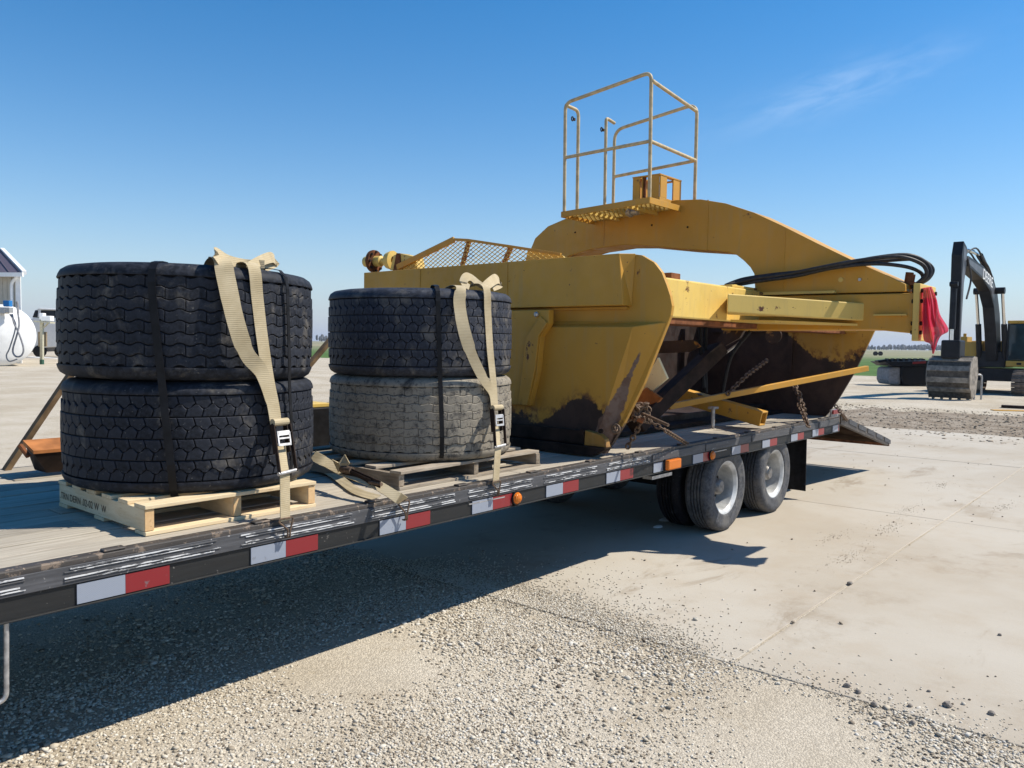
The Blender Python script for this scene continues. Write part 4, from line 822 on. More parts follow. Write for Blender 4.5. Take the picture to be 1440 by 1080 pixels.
# walkway platform + railing
PX=6.20; y0p=1.625; y1p=.703; zp=2.868
plat=empty('x',(0,0,0)); bpy.data.objects.remove(plat)
def zd(y): return 2.864+(1.625-y)*(2.901-2.864)/.92
m=MB(); m.prism([V(PX,1.66,zd(1.66)),V(PX,.69,zd(.69)),V(PX,.69,zd(.69)-.055),V(PX,1.66,zd(1.66)-.055)],(.012,0,0)); 
m.prism([V(PX+.012,.69,zd(.69)+.0),V(XA-.01,.69,zd(.69)),V(XA-.01,.69,zd(.69)-.055),V(PX+.012,.69,zd(.69)-.055)],(0,.012,0)); m.prism([V(PX+.012,1.648,zd(1.66)),V(XA-.01,1.648,zd(1.66)),V(XA-.01,1.648,zd(1.66)-.055),V(PX+.012,1.648,zd(1.66)-.055)],(0,.012,0)); pf=m.build('platform_frame',YEL,SC,bevel=.002)
def expanded(poly2,tof,dx,dy,w,t):
    # expanded metal strands clipped to a convex polygon in 2D; tof maps (u,v,h) to 3D
    m=MB(); us=[p[0] for p in poly2]; vs=[p[1] for p in poly2]; u0,u1,v0,v1=min(us),max(us),min(vs),max(vs)
    def inside(u,v):
        s_=None
        for i in range(len(poly2)):
            a=poly2[i]; b=poly2[(i+1)%len(poly2)]; c_=(b[0]-a[0])*(v-a[1])-(b[1]-a[1])*(u-a[0])
            if abs(c_)<1e-9: continue
            if s_ is None: s_=c_>0
            elif (c_>0)!=s_: return False
        return True
    nu=int((u1-u0)/dx)+2; nv=int((v1-v0)/dy)+2
    for i in range(nu):
        for j in range(nv):
            u=u0+i*dx; v=v0+j*dy
            for s_ in(1,-1):
                a=(u,v+(0 if s_>0 else dy)); b=(u+dx/2,v+dy/2); 
                for A_,B2 in((a,b),(b,(u+dx,a[1]))):
                    mid=((A_[0]+B2[0])/2,(A_[1]+B2[1])/2)
                    if inside(*mid): m.beam(tof(A_[0],A_[1]),tof(B2[0],B2[1]),w,t,up=tof(0,0,1)-tof(0,0,0))
    return m
m=expanded([(PX+.012,.70),(XA-.01,.70),(XA-.01,1.64),(PX+.012,1.64)],lambda u,v,h=0:V(u,v,zd(v)-.02+h),.085,.045,.010,.012); m.build('grating',YELWSUN,pf)
for yy_ in(.95,1.38):
    m=MB(); m.beam(V(PX+.015,yy_,zd(yy_)-.04),V(XA,yy_,zd(yy_)-.04),.03,.03); m.build('platform_bearer',YELWSUN,pf)
q=V(6.45,1.08,2.83); m=MB(); m.tube([q,q+V(0,-.12,.0)],.03,12); m.tube([q+V(0,-.03,0),q+V(0,-.05,0)],.045,12); m.build('clamp',STEEL,pf,smooth=True)
r_=.0165
def zt(y): return 3.885+(1.645-y)*(3.985-3.885)/.913
XF=7.045
def part_tube(pts,nm='rail_tube',f=None,rr=r_):
    m=MB(); m.tube(fillet(pts,f,6) if f else pts,rr,10); return m.build(nm,RAIL,SC,smooth=True)
part_tube([V(PX+.02,1.635,zd(1.63)),V(PX+.02,1.645,zt(1.645)),V(PX+.02,.715,zt(.715)),V(PX+.02,.705,zd(.705))],'handrail_loop',.075)
part_tube([V(XF,1.625,2.93),V(XF,1.625,3.80),V(XF,.70,3.905),V(XF,.70,2.93)],'handrail_loop',.11)
part_tube([V(PX+.02,.708,zt(.708)-.075),V(XF,.70,3.83)],'top_rail_tube')
z1_=3.37
a_=atX(793,222,PX+.02).z; b_=atX(911,199,PX+.02).z
part_tube([V(PX+.02,1.64,a_),V(PX+.02,.71,b_)],'mid_rail'); part_tube([V(PX+.02,.71,b_),V(XF,.70,atX(977,226,XF).z)],'mid_rail'); part_tube([V(XF,.70,atX(977,226,XF).z),V(XF,1.625,atX(867,248,XF).z)],'mid_rail')
XBp=atY(811,290,1.63).x; XCp=atY(850,280,1.63).x
zq=atY(796,148,1.64).z
part_tube([V(PX+.02,1.64,zq),V(XBp,1.63,zq-.01),V(XBp,1.625,2.86)],'gate_post',.06); part_tube([V(XF,1.63,atY(866,174,1.63).z),V(XCp,1.63,atY(866,174,1.63).z+.02),V(XCp,1.625,2.9)],'gate_post',.04)
for x_,y_ in((805,167),(846,182)):
    q=atY(x_,y_,1.63); m=MB(); m.tube([q+V(.015*math.cos(a),0,.02*math.sin(a)) for a in np.linspace(0,2*math.pi,10)[:-1]],.006,6,closed=True); m.b2((q.x+.015,q.y-.008,q.z-.012),(q.x+.04,q.y+.008,q.z+.012)); m.build('latch_ring',DRUST,SC,smooth=True)
# step box with slots
bx=[atX(890,279,6.55),atX(928,272,6.55)]; ya,yb=1.085,.795; xa,xb=6.55,6.95; za,zb=2.955,3.165
sb=MB(); sb.b2((xa,yb,za-.03),(xb,ya,za+.012)); sbo=sb.build('step_box',YEL,SC,bevel=.003)
m=MB(); m.b2((xa,ya-.012,za+.013),(xb,ya,zb)); m.build('box_panel',YEL,sbo)
for (y_a,y_b) in((ya-.013,ya-.075),(ya-.10,ya-.105),(ya-.16,yb+.013)): 
    m=MB(); m.b2((xa,y_b,za+.013),(xa+.012,y_a,zb)); m.build('box_panel',YEL,sbo)
m=MB(); m.b2((xa+.013,ya-.09,za+.013),(xa+.03,ya-.13,zb)); m.build('box_panel',RUSTY,sbo)
for (x_a,x_b) in((xa+.0125,xa+.13),(xa+.25,xb)):
    m=MB(); m.b2((x_a,yb,za+.013),(x_b,yb+.012,zb)); m.build('box_panel',YEL,sbo)
m=MB(); m.b2((xa-.004,yb-.004,zb+.001),(xb,yb+.05,zb+.012)); m.b2((xa-.004,ya-.05,zb+.001),(xb,ya+.004,zb+.012)); m.b2((xa-.004,yb+.051,zb+.001),(xa+.04,ya-.051,zb+.012)); m.b2((xb-.04,yb+.051,zb+.001),(xb,ya-.051,zb+.012)); m.build('box_rim',YEL,sbo)
# expanded-metal guard behind the near plate
GX=4.95
G=[atX(x,y,GX) for x,y in((560,376),(640,337),(660,338),(720,347),(790,358),(800,372),(560,392))]
poly=[(p.y,p.z) for p in G]
m=expanded(poly,lambda u,v,h=0:V(GX+h,u,v),.060,.034,.0045,.006); gm=m.build('mesh_guard',YELWSUN,SC)
m=MB(); 
for a,b,w in((0,1,.05),(1,2,.022),(2,3,.022),(3,4,.022)): m.beam(G[a]+V(-.012,0,0),G[b]+V(-.012,0,0),w,.02,up=(1,0,0))
m.build('guard_frame',YEL,gm,bevel=.002)
for a,b in(((660,338),(650,374)),((719,347),(709,370))):
    m=MB(); m.beam(atX(*a,GX+.014),atX(*b,GX+.014),.045,.012,up=(1,0,0)); m.build('guard_bar',RUSTO,gm)
m=MB(); m.prism([atX(*p,GX+.03) for p in((742,352),(792,360),(800,374),(738,372))],(.012,0,0)); m.build('guard_plate',YELWSUN,gm)
# wheel spindle at the far top corner
hx=4.98
q=atX(520,368,hx); axv=V(.15,-1,.0).normalized()
m=MB(); m.lathe(q,axv,[(0,-.075),(.03,-.072),(.048,-.055),(.055,-.03),(.055,.05)],24); sp=m.build('spindle',YELWSUN,SC,smooth=True)
m=MB(); m.lathe(q+axv*.055,axv,[(.05,-.02),(.105,-.018),(.108,0),(.105,.018),(.05,.02)],28); m.build('spindle_flange',RUSTY,sp,smooth=True)
m=MB()
for k in range(8):
    a=k*math.pi/4; u_=V(0,0,1)*math.cos(a)+axv.cross(V(0,0,1))*math.sin(a); m.tube([q+axv*.03+u_*.088,q+axv*.09+u_*.088],.012,6)
m.build('flange_bolts',DRUST,sp)
m=MB(); m.lathe(q+axv*.075,axv,[(.05,0),(.05,.07),(.03,.08),(.03,.13),(.05,.135),(.075,.15),(.09,.2),(.09,.215),(.04,.22)],24); m.build('axle_shaft',YELWSUN,SC,smooth=True)
q2=atX(562,368,hx); m=MB(); m.prism([atX(*p,hx-.02) for p in((548,380),(553,359),(561,356),(584,361),(587,378))],(.10,0,0)); m.build('axle_bracket',YELWSUN,SC,bevel=.006)
m=MB(); m.prism([atX(*p,hx-.03) for p in((552,382),(557,356),(562,356),(564,382))],(.13,0,0)); m.build('axle_lug',RUSTY,SC,bevel=.004)
m=MB(); m.prism([atX(*p,4.72) for p in((513,400),(520,384),(537,382),(533,400))],(.2,0,0)); m.build('corner_block',YELWSUN,SC,bevel=.006)
# hydraulic hoses
def H3(pts,r,nm='hydraulic_hose'):
    m=MB(); m.tube(cat([atX(x,y,X_) for x,y,X_ in pts],7),r,10); return m.build(nm,HOSE,SC,smooth=True)
H3([(1020,402,6.5),(1045,393,6.6),(1085,387,6.65),(1130,382,6.68),(1180,373,6.68),(1230,363,6.74),(1275,359,6.85),(1300,368,6.95),(1308,382,6.97),(1300,394,6.95),(1281,404,6.92)],.018)
H3([(1025,400,6.45),(1060,392,6.6),(1110,385,6.66),(1160,375,6.64),(1210,366,6.7),(1262,361,6.8),(1294,370,6.9),(1303,384,6.93),(1292,397,6.93),(1279,405,6.95)],.016)
H3([(1035,401,6.55),(1070,395,6.62),(1120,388,6.66),(1170,377,6.66),(1225,371,6.72),(1268,374,6.84),(1291,381,6.95),(1298,390,7.0),(1290,399,7.0),(1283,406,7.0)],.015)
H3([(1150,379,6.7),(1200,371,6.75),(1250,366,6.9),(1292,365,7.05),(1311,377,7.1),(1306,391,7.08),(1288,402,7.0)],.016)
m=MB(); q=atX(1279,407,6.95); m.b2((q.x-.08,-1.31,2.105),(q.x+.10,-1.17,2.13)); m.tube([V(q.x-.02,-1.25,2.12),V(q.x-.02,-1.26,2.21)],.03,10); m.tube([V(q.x+.05,-1.25,2.12),V(q.x+.05,-1.26,2.2)],.026,10); m.build('hose_fitting',RUSTY,SC)
# ------------------------------------------------------------ red mesh flag
def flag():
    t=NT('red_mesh_netting'); g=t.n('ShaderNodeTexCoord'); 
    w1=t.n('ShaderNodeTexWave',wave_type='BANDS',bands_direction='Z'); w1.inputs['Scale'].default_value=36; w1.inputs['Distortion'].default_value=1.; t.l(t.tc.outputs['Object'],w1.inputs[0])
    w2=t.n('ShaderNodeTexWave',wave_type='BANDS',bands_direction='DIAGONAL'); w2.inputs['Scale'].default_value=40; w2.inputs['Distortion'].default_value=1.; t.l(t.tc.outputs['Object'],w2.inputs[0])
    h=t.math('MAXIMUM',t.ramp(w1.outputs[1],.35,.5),t.ramp(w2.outputs[1],.35,.5))
    t.fin(t.mix(h,(.45,.015,.05),(.75,.06,.13)),.6,0); t.b.inputs['Subsurface Weight'].default_value=0
    t.l(t.math('ADD',.5,t.math('MULTIPLY',h,.5)),t.b.inputs['Alpha'])
    tr=t.n('ShaderNodeBsdfTranslucent'); tr.inputs[0].default_value=(.70,.06,.13,1); ms=t.n('ShaderNodeMixShader'); ms.inputs[0].default_value=.4; om=t.t.nodes['Material Output']; t.l(t.b.outputs[0],ms.inputs[1]); t.l(tr.outputs[0],ms.inputs[2]); t.l(ms.outputs[0],om.inputs['Surface'])
    return t.m
FLAG=flag()
top=atX(1303,406,6.74); m=MB(); vs=[];fs=[]; nu,nv=44,18
left=[(1297,405),(1296,430),(1297,455),(1299,478),(1308,484),(1311,497)]
right=[(1310,403),(1317,420),(1322,442),(1334,464),(1322,474),(1313,498)]
lc=cat([V(x,y,0) for x,y in left],6); rc=cat([V(x,y,0) for x,y in right],6)
for j in range(len(lc)):
    t_=j/(len(lc)-1)
    for i in range(nu):
        u_=i/(nu-1); x=lc[j].x*(1-u_)+rc[j].x*u_; y=lc[j].y*(1-u_)+rc[j].y*u_
        vs.append(atX(x,y,6.72+.075*math.sin(u_*15+t_*3.5)*min(1,t_*3+.2)+.03*math.sin(u_*33+t_*5)+.02*noise.noise(V(u_*6,t_*6,1))))
n=len(lc)
for j in range(n-1):
    for i in range(nu-1): fs.append((j*nu+i,j*nu+i+1,(j+1)*nu+i+1,(j+1)*nu+i))
m.add(vs,fs); o=m.build('warning_flag',FLAG,None,smooth='all',loc=top); tag(o,'crumpled red mesh flag tied to the end of the yellow hitch','flag')
# ------------------------------------------------------------ chains
def chain(pts,label,link=.045,r=.0055,name='chain'):
    pts=[Vector(p) for p in pts]; d=[0]
    for a,b in zip(pts,pts[1:]): d.append(d[-1]+(b-a).length)
    m=MB(); s_=0; k=0
    def at(s):
        for i in range(len(pts)-1):
            if s<=d[i+1] or i==len(pts)-2:
                t=(s-d[i])/max(1e-6,d[i+1]-d[i]); return pts[i].lerp(pts[i+1],t),(pts[i+1]-pts[i]).normalized()
    while s_<d[-1]:
        c,t=at(s_); u_=t.orthogonal().normalized(); u_=Matrix.Rotation(k*math.pi/2+.4,3,t)@u_
        P=[]
        for a in np.linspace(0,2*math.pi,10)[:-1]: P.append(c+t*(math.cos(a)*link*.5)+u_*(math.sin(a)*link*.32))
        m.tube(P,r,5,closed=True); s_+=link*.72; k+=1
    o=m.build(name,CHAIN,None,smooth=True,loc=pts[0]); tag(o,label,'chain','chains tying down the scraper'); return o
# near bundle
c=atX(893,583,4.95); P=[c+V(.07*math.sin(i*2.1),.10*math.cos(i*1.3)+.02*(i%3),.06*math.sin(i*1.7)+.02) for i in range(58)]
chain([atX(866,603,4.62)]+P+[c+V(.0,-.05,-.06),atX(883,628,4.95)],'tangled rusty chain bunched at the toe of the near side plate',.05,.007)
chain([atX(900,585,4.98),atX(935,605,5.05),atY(968,625,.03)],'rusty chain stretched from the bunched knot down to the near rail',.05,.0065)
lb=empty('load_binder',atX(915,590,4.98),'rusty lever binder sticking out of the bunched chain','binder')
m=MB(); m.tube([atX(893,577,4.95),atX(940,598,4.9)],.012,8); m.build('lever',CHAIN,lb,smooth=True); m=MB(); m.tube([atX(890,585,4.9),atX(905,592,4.93)],.022,10); m.build('barrel',RUSTY,lb,smooth=True)
chain([atX(1118,540,8.3),atX(1122,555,8.2),atX(1130,572,8.1),atZ(1133,592,.845)],'rusty doubled chain hanging in front of the far bowl plate',.06,.008)
chain([atX(1112,540,8.3),atX(1126,556,8.2),atX(1124,570,8.1),atZ(1137,600,.84)],'rusty chain crossing the doubled one down to the deck edge',.06,.008)
chain([atX(1176,572,9.0),atX(1184,582,8.95),atY(1191,592,.03)],'short rusty chain at the rear corner of the deck',.05,.007)
chain([atX(1024,553,7.2),atX(1050,528,7.5),atX(1078,507,8.0)],'dark chain slanting up inside the bowl',.06,.008)
# ============================================================ excavator
def exc():
    bc=cam+ray(1403,553)*31.0; bc=V(bc.x,bc.y,-.03)
    bk=cam+ray(1334,560)*26.0; fwd=V(bk.x-bc.x,bk.y-bc.y,0); DB=fwd.length; fwd.normalize(); lf=V(-fwd.y,fwd.x,0)
    R=Matrix((fwd,lf,V(0,0,1))).transposed()
    root=empty('excavator',bc,'big excavator with yellow body, black boom and its bucket resting on the ground','excavator')
    root.rotation_euler=R.to_euler()
    EY=yellow('excavator_yellow',None,rust=0,base=(.45,.28,.05)); EB=simple('excavator_black',(.014,.015,.019),.45,0,.3,3,.05); EG=simple('boom_grey_side',(.10,.105,.12),.4,0,.2,2,.05)
    BU=simple('worn_bucket_steel',(.25,.22,.185),.75,.1,.35,7,.4); BU2=simple('dirt_packed_steel',(.09,.075,.06),.9,0,.4,9,.4); SH=simple('dusty_track_steel',(.17,.135,.11),.8,.1,.35,8,.4); CH_=simple('chrome_rod',(.7,.7,.7),.15,1,.05,5,0); GL=simple('cab_glass',(.02,.04,.05),.05,0,.4,2,0)
    def bld(m,n,mt,p=root,**k):
        o=m.build(n,mt,None,**k); o.parent=p; return o
    for s_ in(-1,1):
        yc=s_*1.15; m=MB(); n=18
        prof=[V(-1.75+.42*math.cos(a),yc-.2,.45+.42*math.sin(a)) for a in np.linspace(math.pi/2,3*math.pi/2,9)]+[V(1.75+.42*math.cos(a),yc-.2,.45+.42*math.sin(a)) for a in np.linspace(-math.pi/2,math.pi/2,9)]
        m.prism(prof,(0,.4,0)); tf=bld(m,'track_frame',EB)
        # shoes
        per=[]; L=3.5; rr=.45; step=.19; tot=2*L+2*math.pi*rr; k=0
        sm=MB(); sm.b2((-.085,-.3,-.02),(.085,.3,.02)); sm.b2((-.012,-.3,.02),(.012,.3,.05)); sme=None
        nS=int(tot/step)
        for k in range(nS):
            d=k*tot/nS
            if d<L: x,z,a=-L/2+d,.45+rr,0
            elif d<L+math.pi*rr: t=(d-L)/rr; x,z,a=L/2+rr*math.sin(t),.45+rr*math.cos(t),t
            elif d<2*L+math.pi*rr: x,z,a=L/2-(d-L-math.pi*rr),.45-rr,math.pi
            else: t=(d-2*L-math.pi*rr)/rr; x,z,a=-L/2-rr*math.sin(t),.45-rr*math.cos(t),math.pi+t
            if sme is None: o=bld(sm,'track_shoe',SH,tf); sme=o
            else: o=sme.copy(); C.objects.link(o); o.parent=tf
            o.location=(x,yc,z); o.rotation_euler=(0,a,0)
    m=MB(); m.b2((-1.2,-.85,.5),(1.3,.85,.95)); bld(m,'undercarriage',EB)
    m=MB(); m.b2((-2.6,-1.35,1.05),(.2,1.35,2.0)); bld(m,'engine_housing',EY,bevel=.05)
    m=MB(); m.b2((.2,-1.35,1.05),(1.1,-.55,1.95)); m.b2((.25,-1.3,1.951),(1.0,-.9,2.15)); m.tube([(.5,-1.1,2.15),(.5,-1.1,2.28)],.06,10); bld(m,'side_box',EY,bevel=.03)
    m=MB(); m.b2((-.2,-.5,1.0),(1.25,.45,1.6)); bld(m,'boom_foot',EB,bevel=.03)
    cab=MB(); cab.b2((-.4,.5,1.05),(1.45,1.4,1.27)); cb=bld(cab,'cab',EY,bevel=.03)
    m=MB(); m.b2((-.38,.52,1.275),(1.40,1.38,2.62)); bld(m,'cab_window',GL,cb,bevel=.05)
    m=MB(); m.b2((-.42,.5,2.63),(1.42,1.4,2.74)); bld(m,'cab_roof',EY,cb,bevel=.03)
    for y_ in(.51,1.35): m=MB(); m.b2((1.36,y_,1.27),(1.42,y_+.05,2.63)); bld(m,'cab_pillar',EB,cb)
    m=MB(); m.b2((-.42,.53,1.272),(-.36,1.37,2.629)); bld(m,'cab_pillar',EB,cb)
    m=MB(); m.b2((1.452,.85,1.12),(1.46,1.0,1.2)); bld(m,'badge',EB,cb)
    # boom outline in local (x,z)
    bo=[(.75,1.25),(.75,1.9),(1.15,3.0),(1.75,3.85),(2.6,4.25),(3.9,4.55),(DB-.95,4.72),(DB-.75,4.55),(DB-.95,4.38),(3.9,4.08),(2.8,3.75),(2.1,3.2),(1.65,2.3),(1.3,1.25)]
    m=MB(); m.prism([V(a,-.19,b) for a,b in bo],(0,.38,0)); bm_=bld(m,'boom',EB,bevel=.02)
    m=MB(); m.prism([V(a,-.195,b) for a,b in((1.9,3.8),(2.6,4.15),(3.9,4.45),(DB-1.0,4.62),(DB-1.0,4.46),(3.9,4.15),(2.7,3.82),(2.2,3.4))],(0,.004,0)); m.prism([V(a,.191,b) for a,b in((1.9,3.8),(2.6,4.15),(3.9,4.45),(DB-1.0,4.62),(DB-1.0,4.46),(3.9,4.15),(2.7,3.82),(2.2,3.4))],(0,.004,0)); bld(m,'boom_side_panel',EG,bm_)
    cu=bpy.data.curves.new('t','FONT'); cu.body='DEERE'; cu.size=.52; cu.extrude=.004; to=bpy.data.objects.new('t',cu); C.objects.link(to); dg=bpy.context.evaluated_depsgraph_get(); me=bpy.data.meshes.new_from_object(to.evaluated_get(dg)); bpy.data.objects.remove(to); me.materials.append(WHITE)
    for side in(1,-1):
        o=bpy.data.objects.new('lettering',me); C.objects.link(o); o.parent=bm_
        if side>0: o.location=(4.0,.20,4.12); o.rotation_euler=(math.pi/2,0.17,math.pi)
        else: o.location=(2.5,-.20,3.88); o.rotation_euler=(math.pi/2,-.20,0)
    # stick
    sx=DB-.35
    st=[(sx-.45,5.0),(sx-.05,5.15),(sx+.12,4.7),(sx+.10,4.0),(sx+.02,1.7),(sx-.16,1.7),(sx-.28,3.8),(sx-.55,4.55)]
    m=MB(); m.prism([V(a,-.155,b) for a,b in st],(0,.31,0)); sk=bld(m,'stick',EB,bevel=.02)
    m=MB(); m.prism([V(a,-.161,b) for a,b in((sx-.38,4.9),(sx-.1,5.0),(sx+.02,4.0),(sx-.05,1.9),(sx-.13,1.9),(sx-.22,3.8),(sx-.45,4.5))],(0,.004,0)); m.prism([V(a,.157,b) for a,b in((sx-.38,4.9),(sx-.1,5.0),(sx+.02,4.0),(sx-.05,1.9),(sx-.13,1.9),(sx-.22,3.8),(sx-.45,4.5))],(0,.004,0)); bld(m,'stick_side_panel',EG,sk)
    m=MB(); m.tube([V(sx+.28,0,3.6),V(sx+.30,0,2.3)],.10,12); m.tube([V(sx+.28,-.12,3.75),V(sx+.28,.12,3.75)],.08,10); bld(m,'bucket_cylinder',EB,smooth=True)
    m=MB(); m.tube([V(sx+.30,0,2.3),V(sx+.30,0,1.9)],.055,12); bld(m,'bucket_rod',CH_,smooth=True)
    m=MB(); m.b2((sx-.25,-.28,1.35),(sx+.42,.28,1.95)); bld(m,'bucket_linkage',EB,bevel=.05)
    for y_ in(-.42,.42):
        m=MB(); m.tube([V(1.15,y_,1.3),V(1.55,y_,2.6)],.10,12); bld(m,'lift_cylinder',EB,smooth=True)
        m=MB(); m.tube([V(1.55,y_,2.6),V(2.05,y_,3.8)],.055,12); bld(m,'lift_rod',CH_,smooth=True)
    m=MB(); m.tube([V(2.05,-.5,3.8),V(2.05,.5,3.8)],.12,12); bld(m,'pivot_pin',EB,smooth=True)
    m=MB(); m.tube([V(1.9,0,4.25),V(3.6,0,4.95)],.10,12); bld(m,'arm_cylinder',EB,smooth=True); m=MB(); m.tube([V(3.6,0,4.95),V(sx-.4,0,5.0)],.05,10); bld(m,'arm_rod',CH_,smooth=True)
    for j in range(3):
        m=MB(); m.tube(cat([V(1.7,-.15+.12*j,4.0),V(2.6,-.15+.12*j,4.55),V(3.6,-.15+.13*j,4.80),V(4.6,-.15+.12*j,5.0+.05*j),V(sx-.3,-.15+.12*j,4.7)],5),.03,6); bld(m,'boom_hose',HOSE,smooth=True)
    m=MB(); m.tube(cat([V(sx-.3,.22,4.6),V(sx-.75,.24,4.0),V(sx-.3,.24,3.3)],6),.03,6); bld(m,'boom_hose',HOSE,smooth=True)
    # bucket: curved shell with wear strips facing forward
    bw=.64; cx=sx+.10; pr=[]
    for a in np.linspace(math.radians(100),math.radians(-55),10): pr.append((cx-.1+.62*math.cos(a),.80+.62*math.sin(a)))
    pr=[(cx-.35,1.42)]+pr+[(cx+.1,.06)]
    inn=[(x-.06,z+.01) for x,z in pr]
    m=MB(); m.prism([V(x,-bw,z) for x,z in pr]+[V(cx-.35,-bw,.2),V(cx-.55,-bw,.9)],(0,.03,0)); m.prism([V(x,bw-.03,z) for x,z in pr]+[V(cx-.35,bw-.03,.2),V(cx-.55,bw-.03,.9)],(0,.03,0)); bu=bld(m,'bucket',BU)
    for i in range(len(pr)-1):
        a,b=pr[i],pr[i+1]; m=MB(); off=.0 if i%2 else .035
        A=V(a[0],0,a[1]); B=V(b[0],0,b[1]); dd=(B-A).normalized(); nn=V(dd.z,0,-dd.x)*-1
        c=(A+B)/2; m.beam(A+dd*.006-nn*off,B-dd*.006-nn*off,bw*2-.04,.05,up=(-dd.z,0,dd.x)); bld(m,'wear_strip',BU if i%2 else BU2,bu)
    for k in range(5):
        y_=-bw+.13+k*(2*bw-.26)/4; m=MB(); m.loft([V(cx+.14,y_-.07,.24),V(cx+.14,y_+.07,.24),V(cx+.02,y_+.07,.24),V(cx+.02,y_-.07,.24)],[V(cx+.06,y_-.03,-.02),V(cx+.06,y_+.03,-.02),V(cx+.0,y_+.03,-.02),V(cx+.0,y_-.03,-.02)]); bld(m,'bucket_tooth',BU,bu)
    return root,R,bc
exc()
q=atZ(1378,556,-.03); gs=empty('pipe_stand',(q.x,q.y,-.03),'pale bent pipe standing right of the excavator bucket','stand'); 
m=MB(); a=atD(1371,527,26.2); b=atD(1381,527,26.2); m.tube(fillet([V(a.x,a.y,-.03),a,b,V(b.x,b.y,-.03)],.1),.03,8); m.build('pipe',STEEL,gs,smooth=True)
# black attachment left of the bucket
BK=empty('black_implement',(0,0,0),'low black implement with a pale rounded end, left of the excavator bucket','implement'); q=atZ(1285,542,-.03); BK.location=(q.x,q.y,-.03)
dR=rt.copy(); dF=V(math.cos(yaw),math.sin(yaw),0); RM=Matrix((dR,dF,V(0,0,1))).transposed()
m=MB(); D_=35.
def bd(x,y,dd=0): return cam+ray(x,y)*(D_+dd)
def slabpix(m,pts,dep,th): m.prism([cam+ray(x,y)*dep for x,y in pts],dF*th)
slabpix(m,[(1268,516),(1330,514),(1330,541),(1272,542),(1267,530)],35,1.4); m.build('hopper',BLKP,BK,bevel=.03)
m=MB(); slabpix(m,[(1250,519),(1254,516),(1267,516),(1267,541),(1252,541),(1249,534)],35.1,1.2); m.build('end_tank',GREY,BK,bevel=.1)
m=MB(); slabpix(m,[(1234,507),(1250,505),(1250,509),(1236,510)],35.2,.3); slabpix(m,[(1245,509),(1310,507),(1310,515),(1255,515)],34.9,1.5); 
for i in range(7): slabpix(m,[(1248+i*8,508),(1249+i*8,504),(1253+i*8,505),(1254+i*8,509)],35+.1*i,.3)
m.build('frame',BLKP,BK)
m=MB(); slabpix(m,[(1284,509),(1302,508),(1302,511),(1284,512)],34.8,.05); m.build('red_stripe',TR,BK)
# timbers right of the excavator foreground
for pts,lab,mt in(([(1408,569),(1470,572),(1470,577),(1407,574)],'dark rough timber lying on the gravel at the right edge',DRUST),([(1395,576),(1470,578),(1470,580),(1395,578)],'thin yellow plank lying in front of the dark timber',YEL)):
    a=atZ(pts[0][0],pts[3][1],-.02); b=atZ(pts[1][0],pts[2][1],-.02); h=(pts[3][1]-pts[0][1])/1130*21
    m=MB(); m.beam(a+V(0,0,h/2),b+V(0,0,h/2),.25,h); o=m.build('timber',mt,None,loc=a,bevel=.01); tag(o,lab,'timber')
# two cattle-sized bales far out in the field
for x_ in(1231,1238):
    q=atZ(x_,500,0); m=MB(); m.lathe((0,0,.5),(1,.3,0),[(0,-.45),(.5,-.42),(.55,-.4),(.55,.4),(.5,.42),(0,.45)],20); o=m.build('hay_bale',DRUST,None); o.location=(q.x,q.y,-.02); tag(o,'left dark round bale out in the green field' if x_==1231 else 'right dark round bale out in the green field','hay bale','dark bales far out in the field')
# ============================================================ left background
Dp=44.
def LP(x,y,d=0): return cam+ray(x,y)*(Dp+d)
bl=empty('building',V(LP(-60,500).x,LP(-60,500).y,-.03),'pale farm building with plum metal roof and white trim','building')
e0=LP(42,386,3); corner=LP(29,386,3.4); zb_=-.03; ez=corner.z
lw=LP(-260,386,6); lw.z=ez; bD=ray(-160,480); bD.z=0; bD.normalize(); back=corner+bD*9
corner2=V(corner.x,corner.y,ez)
m=MB(); m.add([V(corner.x,corner.y,zb_),V(lw.x,lw.y,zb_),V(lw.x,lw.y,ez),V(corner.x,corner.y,ez),V(back.x,back.y,zb_),V(back.x,back.y,ez),V(lw.x+bD.x*9,lw.y+bD.y*9,zb_),V(lw.x+bD.x*9,lw.y+bD.y*9,ez)],[(0,1,2,3),(0,3,5,4),(4,5,7,6),(1,6,7,2)]); m.build('wall',WALLM,bl)
w_=(lw-corner); w_.z=0; wl_=w_.length; w_.normalize(); cnt=0
for i in range(36):
    p=corner+w_*(.35+i*.3); m=MB(); m.beam(V(p.x,p.y,zb_)-dF*.02,V(p.x,p.y,ez-.05)-dF*.02,.05,.03,up=dF); m.build('siding_rib',WALLM,bl)
m=MB(); p=corner+w_*.15-dF*.03; m.beam(V(p.x,p.y,zb_),V(p.x,p.y,ez-.05),.30,.05,up=dF); m.build('corner_trim',WHITE,bl)
